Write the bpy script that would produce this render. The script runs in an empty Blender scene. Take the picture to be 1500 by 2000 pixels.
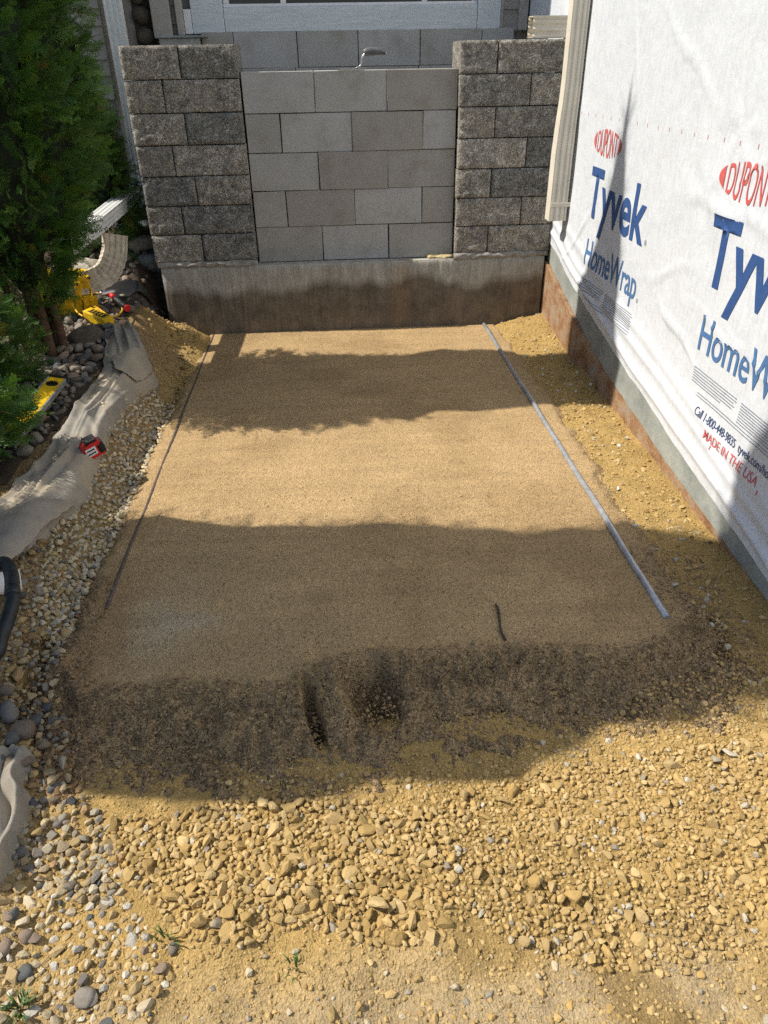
import bpy, bmesh, math, random
import numpy as np
from mathutils import Vector, Matrix, Euler

random.seed(7)
RNG = np.random.default_rng(11)
S = bpy.context.scene
C = S.collection

# ------------------------------------------------------------------ camera
CAM = np.array([0.0432, -4.6126, 1.4423])
FPX, PITCH, YAW, ROLL = 1419.3, 0.55503, 0.06477, -0.01767
def cam_axes():
    cp, sp, cy, sy = math.cos(PITCH), math.sin(PITCH), math.cos(YAW), math.sin(YAW)
    f = np.array([sy*cp, cy*cp, -sp]); r = np.array([cy, -sy, 0.0]); u = np.cross(r, f)
    cr, sr = math.cos(ROLL), math.sin(ROLL)
    return r*cr+u*sr, -r*sr+u*cr, f
AX_R, AX_U, AX_F = cam_axes()
cd = bpy.data.cameras.new('camera'); cam = bpy.data.objects.new('camera', cd); C.objects.link(cam)
cd.sensor_fit = 'HORIZONTAL'; cd.sensor_width = 36.0; cd.lens = 36.0*FPX/1500.0
cd.clip_start = 0.05; cd.clip_end = 400
m = Matrix.Identity(4)
for i in range(3):
    m[i][0] = AX_R[i]; m[i][1] = AX_U[i]; m[i][2] = -AX_F[i]; m[i][3] = CAM[i]
cam.matrix_world = m
S.camera = cam
# ------------------------------------------------------------------ sky, sun, exposure
SUN_EL = math.radians(50); SUN_AZ = (-1.0, 0.03)      # the sun stands to the left
w = bpy.data.worlds.new('World'); S.world = w; w.use_nodes = True
nt = w.node_tree; nt.nodes.clear()
sky = nt.nodes.new('ShaderNodeTexSky'); sky.sky_type = 'NISHITA'; sky.sun_disc = False
sky.sun_elevation = SUN_EL; sky.sun_rotation = math.atan2(SUN_AZ[0], SUN_AZ[1])
sky.air_density = 1.0; sky.dust_density = 1.0; sky.ozone_density = 1.0
bg = nt.nodes.new('ShaderNodeBackground'); bg.inputs[1].default_value = 0.113
wo = nt.nodes.new('ShaderNodeOutputWorld')
nt.links.new(sky.outputs[0], bg.inputs[0]); nt.links.new(bg.outputs[0], wo.inputs[0])
sl = bpy.data.lights.new('sun', 'SUN'); sl.energy = 5.0; sl.angle = math.radians(0.53); sl.color = (1.0, 0.935, 0.82)
so = bpy.data.objects.new('sun', sl); C.objects.link(so)
sd = Vector((SUN_AZ[0]*math.cos(SUN_EL), SUN_AZ[1]*math.cos(SUN_EL), math.sin(SUN_EL)))
so.rotation_euler = sd.to_track_quat('Z', 'Y').to_euler(); so.location = (-6, 0, 8)
S.view_settings.view_transform = 'Standard'; S.view_settings.look = 'None'
S.view_settings.gamma = 1.0; S.view_settings.exposure = 0.35
S.render.engine = 'CYCLES'
S.cycles.use_denoising = False; S.cycles.max_bounces = 6; S.cycles.diffuse_bounces = 4

# ------------------------------------------------------------------ helpers
def ray(x, y):
    return AX_R*((x-750)/FPX) - AX_U*((y-1000)/FPX) + AX_F
def at_z(x, y, z): d = ray(x, y); return CAM+d*((z-CAM[2])/d[2])
def at_y(x, y, Y): d = ray(x, y); return CAM+d*((Y-CAM[1])/d[1])
def at_x(x, y, X): d = ray(x, y); return CAM+d*((X-CAM[0])/d[0])

def hash2(ix, iy, seed):
    h = (ix.astype(np.int64)*374761393 + iy.astype(np.int64)*668265263 + seed*1442695041) & 0xffffffff
    h = ((h ^ (h >> 13))*1274126177) & 0xffffffff
    return ((h ^ (h >> 16)) & 0xffff)/65535.0
def vnoise(x, y, seed=0):
    x = np.asarray(x, float); y = np.asarray(y, float)
    ix = np.floor(x); iy = np.floor(y); fx = x-ix; fy = y-iy
    fx = fx*fx*(3-2*fx); fy = fy*fy*(3-2*fy)
    a = hash2(ix, iy, seed); b = hash2(ix+1, iy, seed); c = hash2(ix, iy+1, seed); d = hash2(ix+1, iy+1, seed)
    return (a+(b-a)*fx)*(1-fy)+(c+(d-c)*fx)*fy
def fbm(x, y, sc, octv=3, seed=0):
    t = 0; a = 1.0; n = 0
    for o in range(octv):
        t = t+a*(vnoise(x*sc*2**o+17.3*o, y*sc*2**o-9.1*o, seed+o)-0.5); n += a; a *= 0.5
    return t/n*2.0
def sstep(e0, e1, x):
    t = np.clip((x-e0)/(e1-e0), 0, 1); return t*t*(3-2*t)

def link(name, me, mt=None, parent=None):
    o = bpy.data.objects.new(name, me); C.objects.link(o)
    if mt is not None and me is not None and not me.materials: me.materials.append(mt)
    if parent is not None: o.parent = parent
    return o
def tag(o, label, cat, group=None):
    o['label'] = label; o['category'] = cat
    if group: o['group'] = group
    return o
def struct(o): o['kind'] = 'structure'; return o
def thing(name, label, cat, loc=(0, 0, 0), rot=(0, 0, 0), group=None):
    o = bpy.data.objects.new(name, None); C.objects.link(o); o.location = loc; o.rotation_euler = rot
    o.empty_display_size = 0.05
    return tag(o, label, cat, group)
def npmesh(name, V, F, smooth=False, colors=None):
    """V (n,3); F (m,k) equal-sided faces"""
    me = bpy.data.meshes.new(name); V = np.ascontiguousarray(V, dtype=np.float32); F = np.ascontiguousarray(F, dtype=np.int32)
    n, k = F.shape
    me.vertices.add(len(V)); me.vertices.foreach_set('co', V.ravel())
    me.loops.add(n*k); me.loops.foreach_set('vertex_index', F.ravel())
    me.polygons.add(n); me.polygons.foreach_set('loop_start', np.arange(0, n*k, k, dtype=np.int32))
    me.polygons.foreach_set('loop_total', np.full(n, k, dtype=np.int32))
    me.polygons.foreach_set('use_smooth', np.full(n, smooth, dtype=bool))
    if colors is not None:
        for nm, col in colors.items():
            at = me.color_attributes.new(nm, 'FLOAT_COLOR', 'POINT')
            cc = np.ones((len(V), 4), np.float32); cc[:, :col.shape[1]] = col
            at.data.foreach_set('color', cc.ravel())
    me.update(calc_edges=True); me.validate()
    return me
def grid_faces(nx, ny):
    i = np.arange(nx-1)[:, None]*ny+np.arange(ny-1)[None, :]
    i = i.ravel(); return np.stack([i, i+ny, i+ny+1, i+1], 1)

def bm_box(bm, lo, hi, bev=0.0, seg=1):
    lo = Vector(lo); hi = Vector(hi)
    r = bmesh.ops.create_cube(bm, size=1.0); vs = r['verts']
    for v in vs: v.co = Vector([lo[i]+(v.co[i]+0.5)*(hi[i]-lo[i]) for i in range(3)])
    if bev > 0:
        es = set(e for v in vs for e in v.link_edges)
        bmesh.ops.bevel(bm, geom=list(es), offset=bev, segments=seg, affect='EDGES', profile=0.6)
    return vs
def bm_done(bm, name, mt, parent=None, smooth=False):
    me = bpy.data.meshes.new(name); bm.to_mesh(me); bm.free()
    if smooth:
        for p in me.polygons: p.use_smooth = True
    return link(name, me, mt, parent)
def box(name, lo, hi, mt, parent=None, bev=0.003, seg=1):
    bm = bmesh.new(); bm_box(bm, lo, hi, bev, seg); return bm_done(bm, name, mt, parent)
def tube_mesh(pts, r, n=10, caps=True, radii=None):
    pts = [Vector(p) for p in pts]; V = []; F = []
    up = Vector((0.13, 0.21, 1)).normalized(); prev = None
    for i, p in enumerate(pts):
        t = (pts[min(i+1, len(pts)-1)]-pts[max(i-1, 0)]).normalized()
        a = (prev-t*prev.dot(t)) if prev is not None else (up-t*up.dot(t))
        if a.length < 1e-4: a = Vector((1, 0, 0))-t*t.x
        a.normalize(); b = t.cross(a); prev = a
        rr = radii[i] if radii is not None else r
        for k in range(n):
            q = 2*math.pi*k/n; V.append(p+a*(rr*math.cos(q))+b*(rr*math.sin(q)))
    for i in range(len(pts)-1):
        for k in range(n):
            F.append((i*n+k, i*n+(k+1) % n, (i+1)*n+(k+1) % n, (i+1)*n+k))
    if caps:
        F.append(tuple(range(n-1, -1, -1))); F.append(tuple((len(pts)-1)*n+k for k in range(n)))
    me = bpy.data.meshes.new('tube'); me.from_pydata([tuple(v) for v in V], [], F)
    for p in me.polygons: p.use_smooth = len(p.vertices) == 4
    return me
def smooth_path(pts, n=8):
    P = [Vector(p) for p in pts]; out = []
    for i in range(len(P)-1):
        p0 = P[max(i-1, 0)]; p1 = P[i]; p2 = P[i+1]; p3 = P[min(i+2, len(P)-1)]
        for k in range(n):
            t = k/n
            out.append(0.5*((2*p1)+(p2-p0)*t+(2*p0-5*p1+4*p2-p3)*t*t+(3*p1-p0-3*p2+p3)*t**3))
    out.append(P[-1]); return out

# ------------------------------------------------------------------ materials
class NB:
    def __init__(self, name, rough=0.9, spec=0.25, metal=0.0):
        self.m = bpy.data.materials.new(name); self.m.use_nodes = True; self.t = self.m.node_tree
        self.b = self.t.nodes['Principled BSDF']; self.b.inputs['Roughness'].default_value = rough
        self.b.inputs['Specular IOR Level'].default_value = spec; self.b.inputs['Metallic'].default_value = metal
        self.tc = self.n('ShaderNodeTexCoord'); self.co = self.tc.outputs['Object']
    def n(self, typ, **kw):
        nd = self.t.nodes.new(typ)
        for k, v in kw.items():
            if k in ('operation', 'blend_type', 'data_type', 'feature', 'attribute_name', 'attribute_type', 'noise_dimensions', 'wave_type', 'bands_direction'): setattr(nd, k, v)
        return nd
    def l(self, a, b): self.t.links.new(a, b)
    def gen(self, attr_co=None): self.co = attr_co
    def mapped(self, scale=(1, 1, 1), src=None):
        mp = self.n('ShaderNodeMapping'); mp.inputs['Scale'].default_value = scale; self.l(src or self.co, mp.inputs['Vector']); return mp.outputs[0]
    def noise(self, sc, det=4, rough=0.6, co=None, dist=0.0):
        nd = self.n('ShaderNodeTexNoise'); nd.inputs['Scale'].default_value = sc; nd.inputs['Detail'].default_value = det
        nd.inputs['Roughness'].default_value = rough; nd.inputs['Distortion'].default_value = dist
        self.l(co or self.co, nd.inputs['Vector']); return nd.outputs['Fac']
    def voro(self, sc, co=None, feature='F1', out='Distance', rnd=1.0):
        nd = self.n('ShaderNodeTexVoronoi', feature=feature); nd.inputs['Scale'].default_value = sc
        nd.inputs['Randomness'].default_value = rnd
        self.l(co or self.co, nd.inputs['Vector']); return nd.outputs[out]
    def ramp(self, fac, stops):
        nd = self.n('ShaderNodeValToRGB'); cr = nd.color_ramp
        while len(cr.elements) < len(stops): cr.elements.new(0.5)
        for e, (p, c) in zip(cr.elements, stops):
            e.position = p; e.color = (c[0], c[1], c[2], 1) if not isinstance(c, (int, float)) else (c, c, c, 1)
        self.l(fac, nd.inputs[0]); return nd.outputs[0]
    def mix(self, fac, a, b, mode='MIX'):
        nd = self.n('ShaderNodeMix', data_type='RGBA', blend_type=mode)
        for s, v in ((nd.inputs[0], fac), (nd.inputs[6], a), (nd.inputs[7], b)):
            if isinstance(v, (int, float)): s.default_value = v
            elif isinstance(v, tuple): s.default_value = (v[0], v[1], v[2], 1)
            else: self.l(v, s)
        return nd.outputs[2]
    def math(self, op, a, b=0.0):
        nd = self.n('ShaderNodeMath', operation=op)
        for s, v in ((nd.inputs[0], a), (nd.inputs[1], b)):
            if isinstance(v, (int, float)): s.default_value = v
            else: self.l(v, s)
        return nd.outputs[0]
    def attr(self, name, out='Color'):
        nd = self.n('ShaderNodeAttribute', attribute_name=name); return nd.outputs[out]
    def bump(self, h, strength=0.5, dist=0.01, prev=None):
        nd = self.n('ShaderNodeBump'); nd.inputs['Strength'].default_value = strength; nd.inputs['Distance'].default_value = dist
        self.l(h, nd.inputs['Height'])
        if prev is not None: self.l(prev, nd.inputs['Normal'])
        return nd.outputs[0]
    def out(self, col=None, nrm=None, rough=None):
        if col is not None:
            if isinstance(col, tuple): self.b.inputs['Base Color'].default_value = (*col, 1)
            else: self.l(col, self.b.inputs['Base Color'])
        if nrm is not None: self.l(nrm, self.b.inputs['Normal'])
        if rough is not None: self.l(rough, self.b.inputs['Roughness'])
        return self.m
def srgb(r, g, b):
    f = lambda c: (c/255/12.92) if c/255 <= 0.04045 else ((c/255+0.055)/1.055)**2.4
    return (f(r), f(g), f(b))
def sc(c, k): return (c[0]*k, c[1]*k, c[2]*k)

M = {}
def plain(name, col, rough=0.6, metal=0.0, var=0.25, nsc=18, bump=0.0, bsc=60, spec=0.3):
    n = NB(name, rough, spec, metal); f = n.noise(nsc, 4)
    c = n.ramp(f, [(0.3, sc(col, 1-var)), (0.7, sc(col, 1+var*0.5))])
    M[name] = n.out(c, n.bump(n.noise(bsc, 3), bump, 0.004) if bump else None); return M[name]

# --- ground
def mk_ground():
    n = NB('ground_dirt', 0.95, 0.1)
    base = n.attr('tint')
    c = n.mix(0.55, base, n.ramp(n.noise(9, 6, 0.65), [(0.3, (0.62, 0.58, 0.52)), (0.5, (1, 1, 1)), (0.72, (1.25, 1.2, 1.12))]), 'MULTIPLY')
    g = n.voro(210, out='Color'); gs = n.ramp(g, [(0.1, 0.62), (0.5, 1.0), (0.95, 1.3)])
    c = n.mix(0.6, c, gs, 'MULTIPLY')
    b = n.bump(n.noise(55, 6, 0.7), 0.9, 0.012)
    b = n.bump(n.voro(210), 0.6, 0.004, b)
    M['ground'] = n.out(c, b)
mk_ground()
def mk_sand():
    n = NB('screed_sand', 0.95, 0.12)
    a = n.attr('tint')
    v = n.voro(250, out='Color'); v2 = n.voro(250)
    c = n.mix(1.0, a, n.ramp(v, [(0.05, (0.36, 0.34, 0.32)), (0.28, (0.88, 0.87, 0.86)), (0.7, (1.10, 1.09, 1.06)), (0.95, (1.5, 1.45, 1.32))]), 'MULTIPLY')
    rg = n.attr('loose'); vb = n.voro(165, out='Color')
    cr = n.mix(1.0, a, n.ramp(vb, [(0.10, (0.46, 0.44, 0.42)), (0.32, (0.88, 0.87, 0.86)), (0.65, (1.10, 1.09, 1.06)), (0.95, (1.45, 1.40, 1.28))]), 'MULTIPLY')
    c = n.mix(rg, c, cr)
    c = n.mix(0.5, c, n.ramp(n.noise(3.0, 5), [(0.3, 0.82), (0.7, 1.15)]), 'MULTIPLY')
    bs_ = n.bump(n.math('MULTIPLY', n.voro(165), rg), 0.8, 0.009)
    c = n.mix(0.6, c, n.ramp(n.noise(16, 4, 0.6, n.mapped((0.10, 1.0, 1.0))), [(0.3, 0.84), (0.7, 1.13)]), 'MULTIPLY')
    b = n.bump(v2, 0.8, 0.005, bs_); b = n.bump(n.noise(110, 5, 0.75), 0.45, 0.006, b)
    b = n.bump(n.noise(40, 4, 0.6, n.mapped((0.12, 1.0, 1.0))), 0.25, 0.004, b)
    M['sand'] = n.out(c, b)
mk_sand()
def mk_stone(name, col_src, bumps=90):
    n = NB(name, 0.92, 0.15)
    if col_src == 'obj':
        oi = n.n('ShaderNodeObjectInfo'); base = oi.outputs['Color']
    else: base = n.attr('tint')
    c = n.mix(0.7, base, n.ramp(n.noise(bumps if col_src != 'obj' else 3.0, 5, 0.7), [(0.25, 0.78), (0.5, 1.0), (0.8, 1.2)]), 'MULTIPLY')
    b = n.bump(n.noise(bumps*2.5 if col_src != 'obj' else 7.0, 5, 0.7), 0.8, 0.004)
    M[name] = n.out(c, b)
mk_stone('stone_obj', 'obj'); mk_stone('stone_bulk', 'attr')
# --- masonry
def mk_split(name, dark, light, warm):
    n = NB(name, 0.93, 0.15); oi = n.n('ShaderNodeObjectInfo')
    geo = n.n('ShaderNodeNewGeometry').outputs['Position']
    f = n.noise(19, 6, 0.8, geo); c = n.ramp(f, [(0.34, dark), (0.5, sc(light, 0.62)), (0.64, light)])
    c = n.mix(n.ramp(n.noise(7, 4, 0.6, geo), [(0.48, 0), (0.68, 0.6)]), c, warm)
    sp = n.ramp(n.noise(95, 5, 0.8, geo), [(0.36, 0.36), (0.5, 0.92), (0.58, 1.2), (0.66, 2.1)])
    c = n.mix(1.0, c, sp, 'MULTIPLY')
    rr = n.ramp(oi.outputs['Random'], [(0.0, (0.72, 0.74, 0.76)), (0.5, (1.0, 0.97, 0.92)), (1.0, (1.3, 1.26, 1.2))])
    c = n.mix(1.0, c, rr, 'MULTIPLY')
    b = n.bump(n.noise(75, 6, 0.8, geo), 1.0, 0.022); b = n.bump(n.noise(200, 4, 0.7, geo), 0.9, 0.007, b)
    M[name] = n.out(c, b)
mk_split('split_face', (0.215, 0.21, 0.20), (0.70, 0.67, 0.62), (0.49, 0.45, 0.39))
def mk_cmu():
    n = NB('grey_block', 0.92, 0.15); oi = n.n('ShaderNodeObjectInfo'); geo = n.n('ShaderNodeNewGeometry').outputs['Position']
    c = n.ramp(oi.outputs['Random'], [(0.0, (0.29, 0.265, 0.23)), (0.3, (0.385, 0.38, 0.36)), (0.7, (0.415, 0.41, 0.40)), (1.0, (0.32, 0.30, 0.27))])
    c = n.mix(0.8, c, n.ramp(n.noise(7, 5, 0.65, geo), [(0.30, (0.80, 0.76, 0.70)), (0.48, (1, 1, 1)), (0.72, (1.12, 1.12, 1.12))]), 'MULTIPLY')
    c = n.mix(0.8, c, n.ramp(n.noise(330, 3, 0.7, geo), [(0.3, 0.72), (0.5, 1.0), (0.7, 1.25)]), 'MULTIPLY')
    pit = n.ramp(n.voro(75, geo), [(0.06, 0.0), (0.14, 1.0)])
    c = n.mix(0.35, c, pit, 'MULTIPLY')
    b = n.bump(n.noise(330, 4, 0.7, geo), 0.45, 0.003); b = n.bump(pit, 0.3, 0.002, b)
    M['cmu'] = n.out(c, b)
mk_cmu()
def mk_footing():
    n = NB('footing_concrete', 0.9, 0.2); geo = n.n('ShaderNodeNewGeometry').outputs['Position']
    sx = n.n('ShaderNodeSeparateXYZ'); n.l(geo, sx.inputs[0])
    wob = n.noise(2.6, 4, 0.6, n.mapped((1, 1, 0.01), geo))
    h = n.math('ADD', sx.outputs[2], n.math('MULTIPLY', n.math('SUBTRACT', wob, 0.5), -0.30))
    wet = n.ramp(h, [(0.24, 1), (0.30, 0)])
    streak = n.noise(95, 3, 0.6, n.mapped((1, 1, 0.05), geo))
    dry = n.ramp(n.noise(14, 5, 0.7, n.mapped((1, 1, 0.35), geo)), [(0.3, (0.27, 0.25, 0.21)), (0.55, (0.39, 0.37, 0.325)), (0.8, (0.47, 0.45, 0.40))])
    wetc = n.ramp(n.noise(10, 5, 0.7), [(0.3, (0.092, 0.077, 0.060)), (0.5, (0.150, 0.124, 0.094)), (0.7, (0.205, 0.168, 0.125)), (0.85, (0.24, 0.19, 0.13))])
    c = n.mix(wet, dry, wetc)
    c = n.mix(0.4, c, n.ramp(streak, [(0.3, 0.6), (0.5, 1.0), (0.72, 1.35)]), 'MULTIPLY')
    c = n.mix(0.6, c, n.ramp(n.noise(120, 4, 0.75, geo), [(0.3, 0.6), (0.5, 1.0), (0.72, 1.4)]), 'MULTIPLY')
    rust = n.ramp(n.noise(3.2, 3, 0.5, n.mapped((1, 1, 0.25), geo)), [(0.66, 0), (0.80, 0.4)])
    c = n.mix(rust, c, (0.26, 0.15, 0.07))
    wsp = n.ramp(n.noise(13, 2, 0.4, geo), [(0.795, 0), (0.81, 0.8)]); c = n.mix(wsp, c, (0.5, 0.5, 0.48))
    b = n.bump(streak, 0.5, 0.006); b = n.bump(n.noise(60, 5, 0.7), 0.5, 0.006, b)
    rg = n.ramp(wet, [(0, 0.92), (1, 0.7)])
    M['footing'] = n.out(c, b, rg)
mk_footing()
def mk_found():
    n = NB('stained_concrete', 0.9, 0.15); geo = n.n('ShaderNodeNewGeometry').outputs['Position']
    f = n.noise(11, 6, 0.7, geo)
    c = n.ramp(f, [(0.28, (0.15, 0.085, 0.045)), (0.43, (0.27, 0.15, 0.08)), (0.54, (0.33, 0.22, 0.135)), (0.66, (0.30, 0.27, 0.225)), (0.8, (0.36, 0.33, 0.28))])
    c = n.mix(0.7, c, n.ramp(n.noise(90, 4, 0.7, geo), [(0.3, 0.6), (0.5, 1), (0.75, 1.35)]), 'MULTIPLY')
    M['found'] = n.out(c, n.bump(n.noise(90, 5, 0.7, geo), 0.6, 0.006))
mk_found()
def mk_flash():
    n = NB('grey_parging', 0.75, 0.25); geo = n.n('ShaderNodeNewGeometry').outputs['Position']
    c = n.ramp(n.noise(6, 6, 0.7, geo), [(0.3, (0.19, 0.21, 0.20)), (0.55, (0.29, 0.31, 0.29)), (0.75, (0.38, 0.39, 0.34))])
    c = n.mix(n.ramp(n.noise(16, 4, 0.6, geo), [(0.64, 0), (0.75, 0.7)]), c, (0.35, 0.24, 0.14))
    c = n.mix(0.6, c, n.ramp(n.noise(120, 3, 0.7, geo), [(0.3, 0.75), (0.7, 1.2)]), 'MULTIPLY')
    M['flash'] = n.out(c, n.bump(n.noise(40, 4, 0.7, geo), 0.4, 0.005))
mk_flash()
def mk_wrap():
    n = NB('house_wrap', 0.62, 0.35); geo = n.n('ShaderNodeNewGeometry').outputs['Position']
    fib = n.noise(70, 5, 0.7, n.mapped((1, 1.0, 0.22), geo), 0.15)
    c = n.ramp(fib, [(0.25, (0.50, 0.53, 0.58)), (0.5, (0.585, 0.615, 0.66)), (0.8, (0.65, 0.675, 0.71))])
    dirt = n.ramp(n.noise(4, 5, 0.7, geo), [(0.55, 0), (0.8, 0.28)]); c = n.mix(dirt, c, (0.60, 0.56, 0.49))
    sx = n.n('ShaderNodeSeparateXYZ'); n.l(geo, sx.inputs[0])
    mud = n.math('MULTIPLY', n.ramp(sx.outputs[2], [(0.0, 1.0), (0.30, 0.0)]), n.ramp(n.noise(160, 3, 0.7, geo), [(0.6, 0), (0.7, 0.7)]))
    c = n.mix(mud, c, (0.42, 0.30, 0.17))
    b = n.bump(fib, 0.35, 0.005); b = n.bump(n.noise(9, 5, 0.6, geo, 0.25), 0.42, 0.014, b)
    M['wrap'] = n.out(c, b)
mk_wrap()
def ink(name, col):
    n = NB(name, 0.6, 0.3); geo = n.n('ShaderNodeNewGeometry').outputs['Position']
    f = n.noise(70, 5, 0.7, n.mapped((1, 1, 0.4), geo), 0.8)
    M[name] = n.out(n.ramp(f, [(0.3, sc(col, 0.8)), (0.6, col), (0.8, tuple(min(1, v*1.25+0.03) for v in col))]))
ink('ink_blue', (0.035, 0.088, 0.25)); ink('ink_lightblue', (0.075, 0.17, 0.36)); ink('ink_red', (0.60, 0.12, 0.115)); ink('ink_grey', (0.20, 0.22, 0.27)); ink('ink_navy', (0.05, 0.08, 0.18))
plain('vinyl_beige', (0.66, 0.61, 0.51), 0.45, var=0.12, nsc=9)
plain('vinyl_elbow', (0.50, 0.44, 0.35), 0.5, var=0.35, nsc=30)
plain('siding', (0.33, 0.30, 0.265), 0.6, var=0.12, nsc=25, bump=0.2)
plain('trim_beige', (0.40, 0.37, 0.33), 0.55, var=0.1)
plain('gutter_white', (0.62, 0.63, 0.62), 0.45, var=0.12)
plain('caulk', (0.58, 0.56, 0.52), 0.9, var=0.3, nsc=40, bump=0.9, bsc=70)
plain('mortar', (0.31, 0.29, 0.26), 0.95, var=0.35, nsc=40, bump=1.0, bsc=60)
plain('veneer', (0.16, 0.135, 0.10), 0.9, var=0.5, nsc=6, bump=0.6, bsc=20)
plain('veneer_mortar', (0.07, 0.062, 0.052), 0.95, var=0.3)
def mk_wood():
    n = NB('painted_wood', 0.55, 0.3); geo = n.n('ShaderNodeNewGeometry').outputs['Position']
    g = n.noise(60, 5, 0.65, n.mapped((0.12, 1, 1.3), geo), 0.8)
    c = n.ramp(g, [(0.3, (0.50, 0.55, 0.58)), (0.6, (0.62, 0.66, 0.68))])  # white paint, with the blue cast of shade put into its colour
    M['wood_paint'] = n.out(c, n.bump(g, 0.7, 0.005))
mk_wood()
n_ = NB('window_glass', 0.04, 0.5); M['glass'] = n_.out((0.012, 0.012, 0.014))
plain('pvc_white', (0.75, 0.74, 0.75), 0.4, var=0.05)
def mk_fabric():
    n = NB('landscape_fabric', 0.85, 0.15); geo = n.n('ShaderNodeNewGeometry').outputs['Position']
    c = n.ramp(n.noise(6, 6, 0.7, geo), [(0.3, (0.17, 0.16, 0.146)), (0.5, (0.27, 0.25, 0.218)), (0.72, (0.38, 0.335, 0.27))])
    c = n.mix(n.ramp(n.noise(2.6, 4, 0.6, geo), [(0.42, 0), (0.62, 0.7)]), c, (0.40, 0.33, 0.235))
    c = n.mix(0.7, c, n.ramp(n.noise(420, 2, 0.5, geo), [(0.3, 0.75), (0.7, 1.2)]), 'MULTIPLY')
    M['fabric'] = n.out(c, n.bump(n.noise(300, 2, 0.6, geo), 0.3, 0.002, n.bump(n.noise(16, 5, 0.6, geo), 0.35, 0.010)))
mk_fabric()
plain('galvanised', (0.42, 0.43, 0.45), 0.45, 0.55, var=0.3, nsc=40)
plain('dull_pipe', (0.125, 0.095, 0.08), 0.6, 0.2, var=0.35, nsc=40)
plain('tool_yellow', (0.74, 0.47, 0.014), 0.5, var=0.38, nsc=22)
plain('cord_yellow', (0.72, 0.40, 0.035), 0.5, var=0.15)
plain('tool_black', (0.018, 0.018, 0.02), 0.5, var=0.3)
plain('tool_red', (0.62, 0.028, 0.03), 0.4, var=0.12)
plain('handle_black', (0.022, 0.027, 0.030), 0.42, var=0.4, nsc=25)
plain('steel', (0.45, 0.45, 0.46), 0.35, 0.9, var=0.2)
plain('label_white', (0.74, 0.74, 0.76), 0.45, var=0.06)
plain('clear_vial', (0.28, 0.50, 0.16), 0.15, var=0.1)
plain('grip_grey', (0.13, 0.135, 0.14), 0.45, var=0.4)
plain('buff', (0.50, 0.40, 0.22), 0.5, var=0.1)
plain('soil', (0.07, 0.05, 0.034), 0.95, var=0.5, nsc=20, bump=1.0, bsc=45)
plain('plastic_sheet', (0.022, 0.022, 0.024), 0.4, var=0.3)
plain('twig', (0.075, 0.055, 0.04), 0.9, var=0.4)
plain('bark', (0.115, 0.068, 0.042), 0.95, var=0.5, nsc=30, bump=1.0, bsc=45)
plain('grass_blade', (0.07, 0.13, 0.03), 0.6, var=0.3)
def mk_leaf():
    n = NB('foliage', 0.55, 0.3)
    c = n.attr('tint'); M['leaf'] = n.out(c)
    n.b.inputs['Transmission Weight'].default_value = 0.0
    tr = n.n('ShaderNodeBsdfTranslucent'); n.l(n.mix(1.0, c, (1.0, 1.25, 0.5), 'MULTIPLY'), tr.inputs[0])
    mx = n.n('ShaderNodeMixShader'); mx.inputs[0].default_value = 0.32
    o = n.t.nodes['Material Output']; n.l(n.b.outputs[0], mx.inputs[1]); n.l(tr.outputs[0], mx.inputs[2]); n.l(mx.outputs[0], o.inputs[0])
mk_leaf()
plain('crown_shade', (0.012, 0.020, 0.008), 0.9, var=0.4)  # near-black colour stands in for the shade inside the crowns

# ------------------------------------------------------------------ ground shape
TERR_Y = np.array([-6, -4.2, -3.4, -2.6, -2.0, -1.5, -1.0, -0.5, 0.0, 0.5, 0.9])
TERR_Z = np.array([-.05, 0.0, 0.03, 0.09, 0.13, 0.16, 0.20, 0.25, 0.33, 0.50, 0.60])
RIGHT_Y = np.array([-6, -4, -2.5, -1.4, -0.8, -0.1, 0.5]); RIGHT_Z = np.array([-.09, -.085, -.055, -.03, 0.0, 0.055, 0.06])
SAND_PX = [(415, 652), (320, 862), (252, 1022), (186, 1152), (150, 1250), (133, 1330), (150, 1378), (350, 1354), (560, 1362), (650, 1318), (780, 1298),
           (1000, 1280), (1200, 1290), (1350, 1262), (1338, 1200), (1275, 1110), (1200, 1000), (1130, 880), (1060, 765), (1005, 690), (968, 640)]
SAND = np.array([at_z(x, y, 0)[:2] for x, y in SAND_PX])
SAND[0, 1] = SAND[-1, 1] = -0.04
def poly_sd(px, py, P):
    """signed distance, negative inside"""
    d2 = np.full(px.shape, 1e9); ins = np.zeros(px.shape, bool); n = len(P)
    for i in range(n):
        a = P[i]; b = P[(i+1) % n]; e = b-a; wx = px-a[0]; wy = py-a[1]
        t = np.clip((wx*e[0]+wy*e[1])/(e@e), 0, 1); d2 = np.minimum(d2, (wx-e[0]*t)**2+(wy-e[1]*t)**2)
        c = ((a[1] > py) != (b[1] > py)) & (px < (b[0]-a[0])*(py-a[1])/((b[1]-a[1]) if abs(b[1]-a[1]) > 1e-9 else 1e-9)+a[0])
        ins ^= c
    return np.sqrt(d2)*np.where(ins, -1, 1)
def gauss(x, y, cx, cy, sx, sy, rot=0.0):
    c, s = math.cos(rot), math.sin(rot); u = (x-cx)*c+(y-cy)*s; v = -(x-cx)*s+(y-cy)*c
    return np.exp(-0.5*((u/sx)**2+(v/sy)**2))
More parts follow.
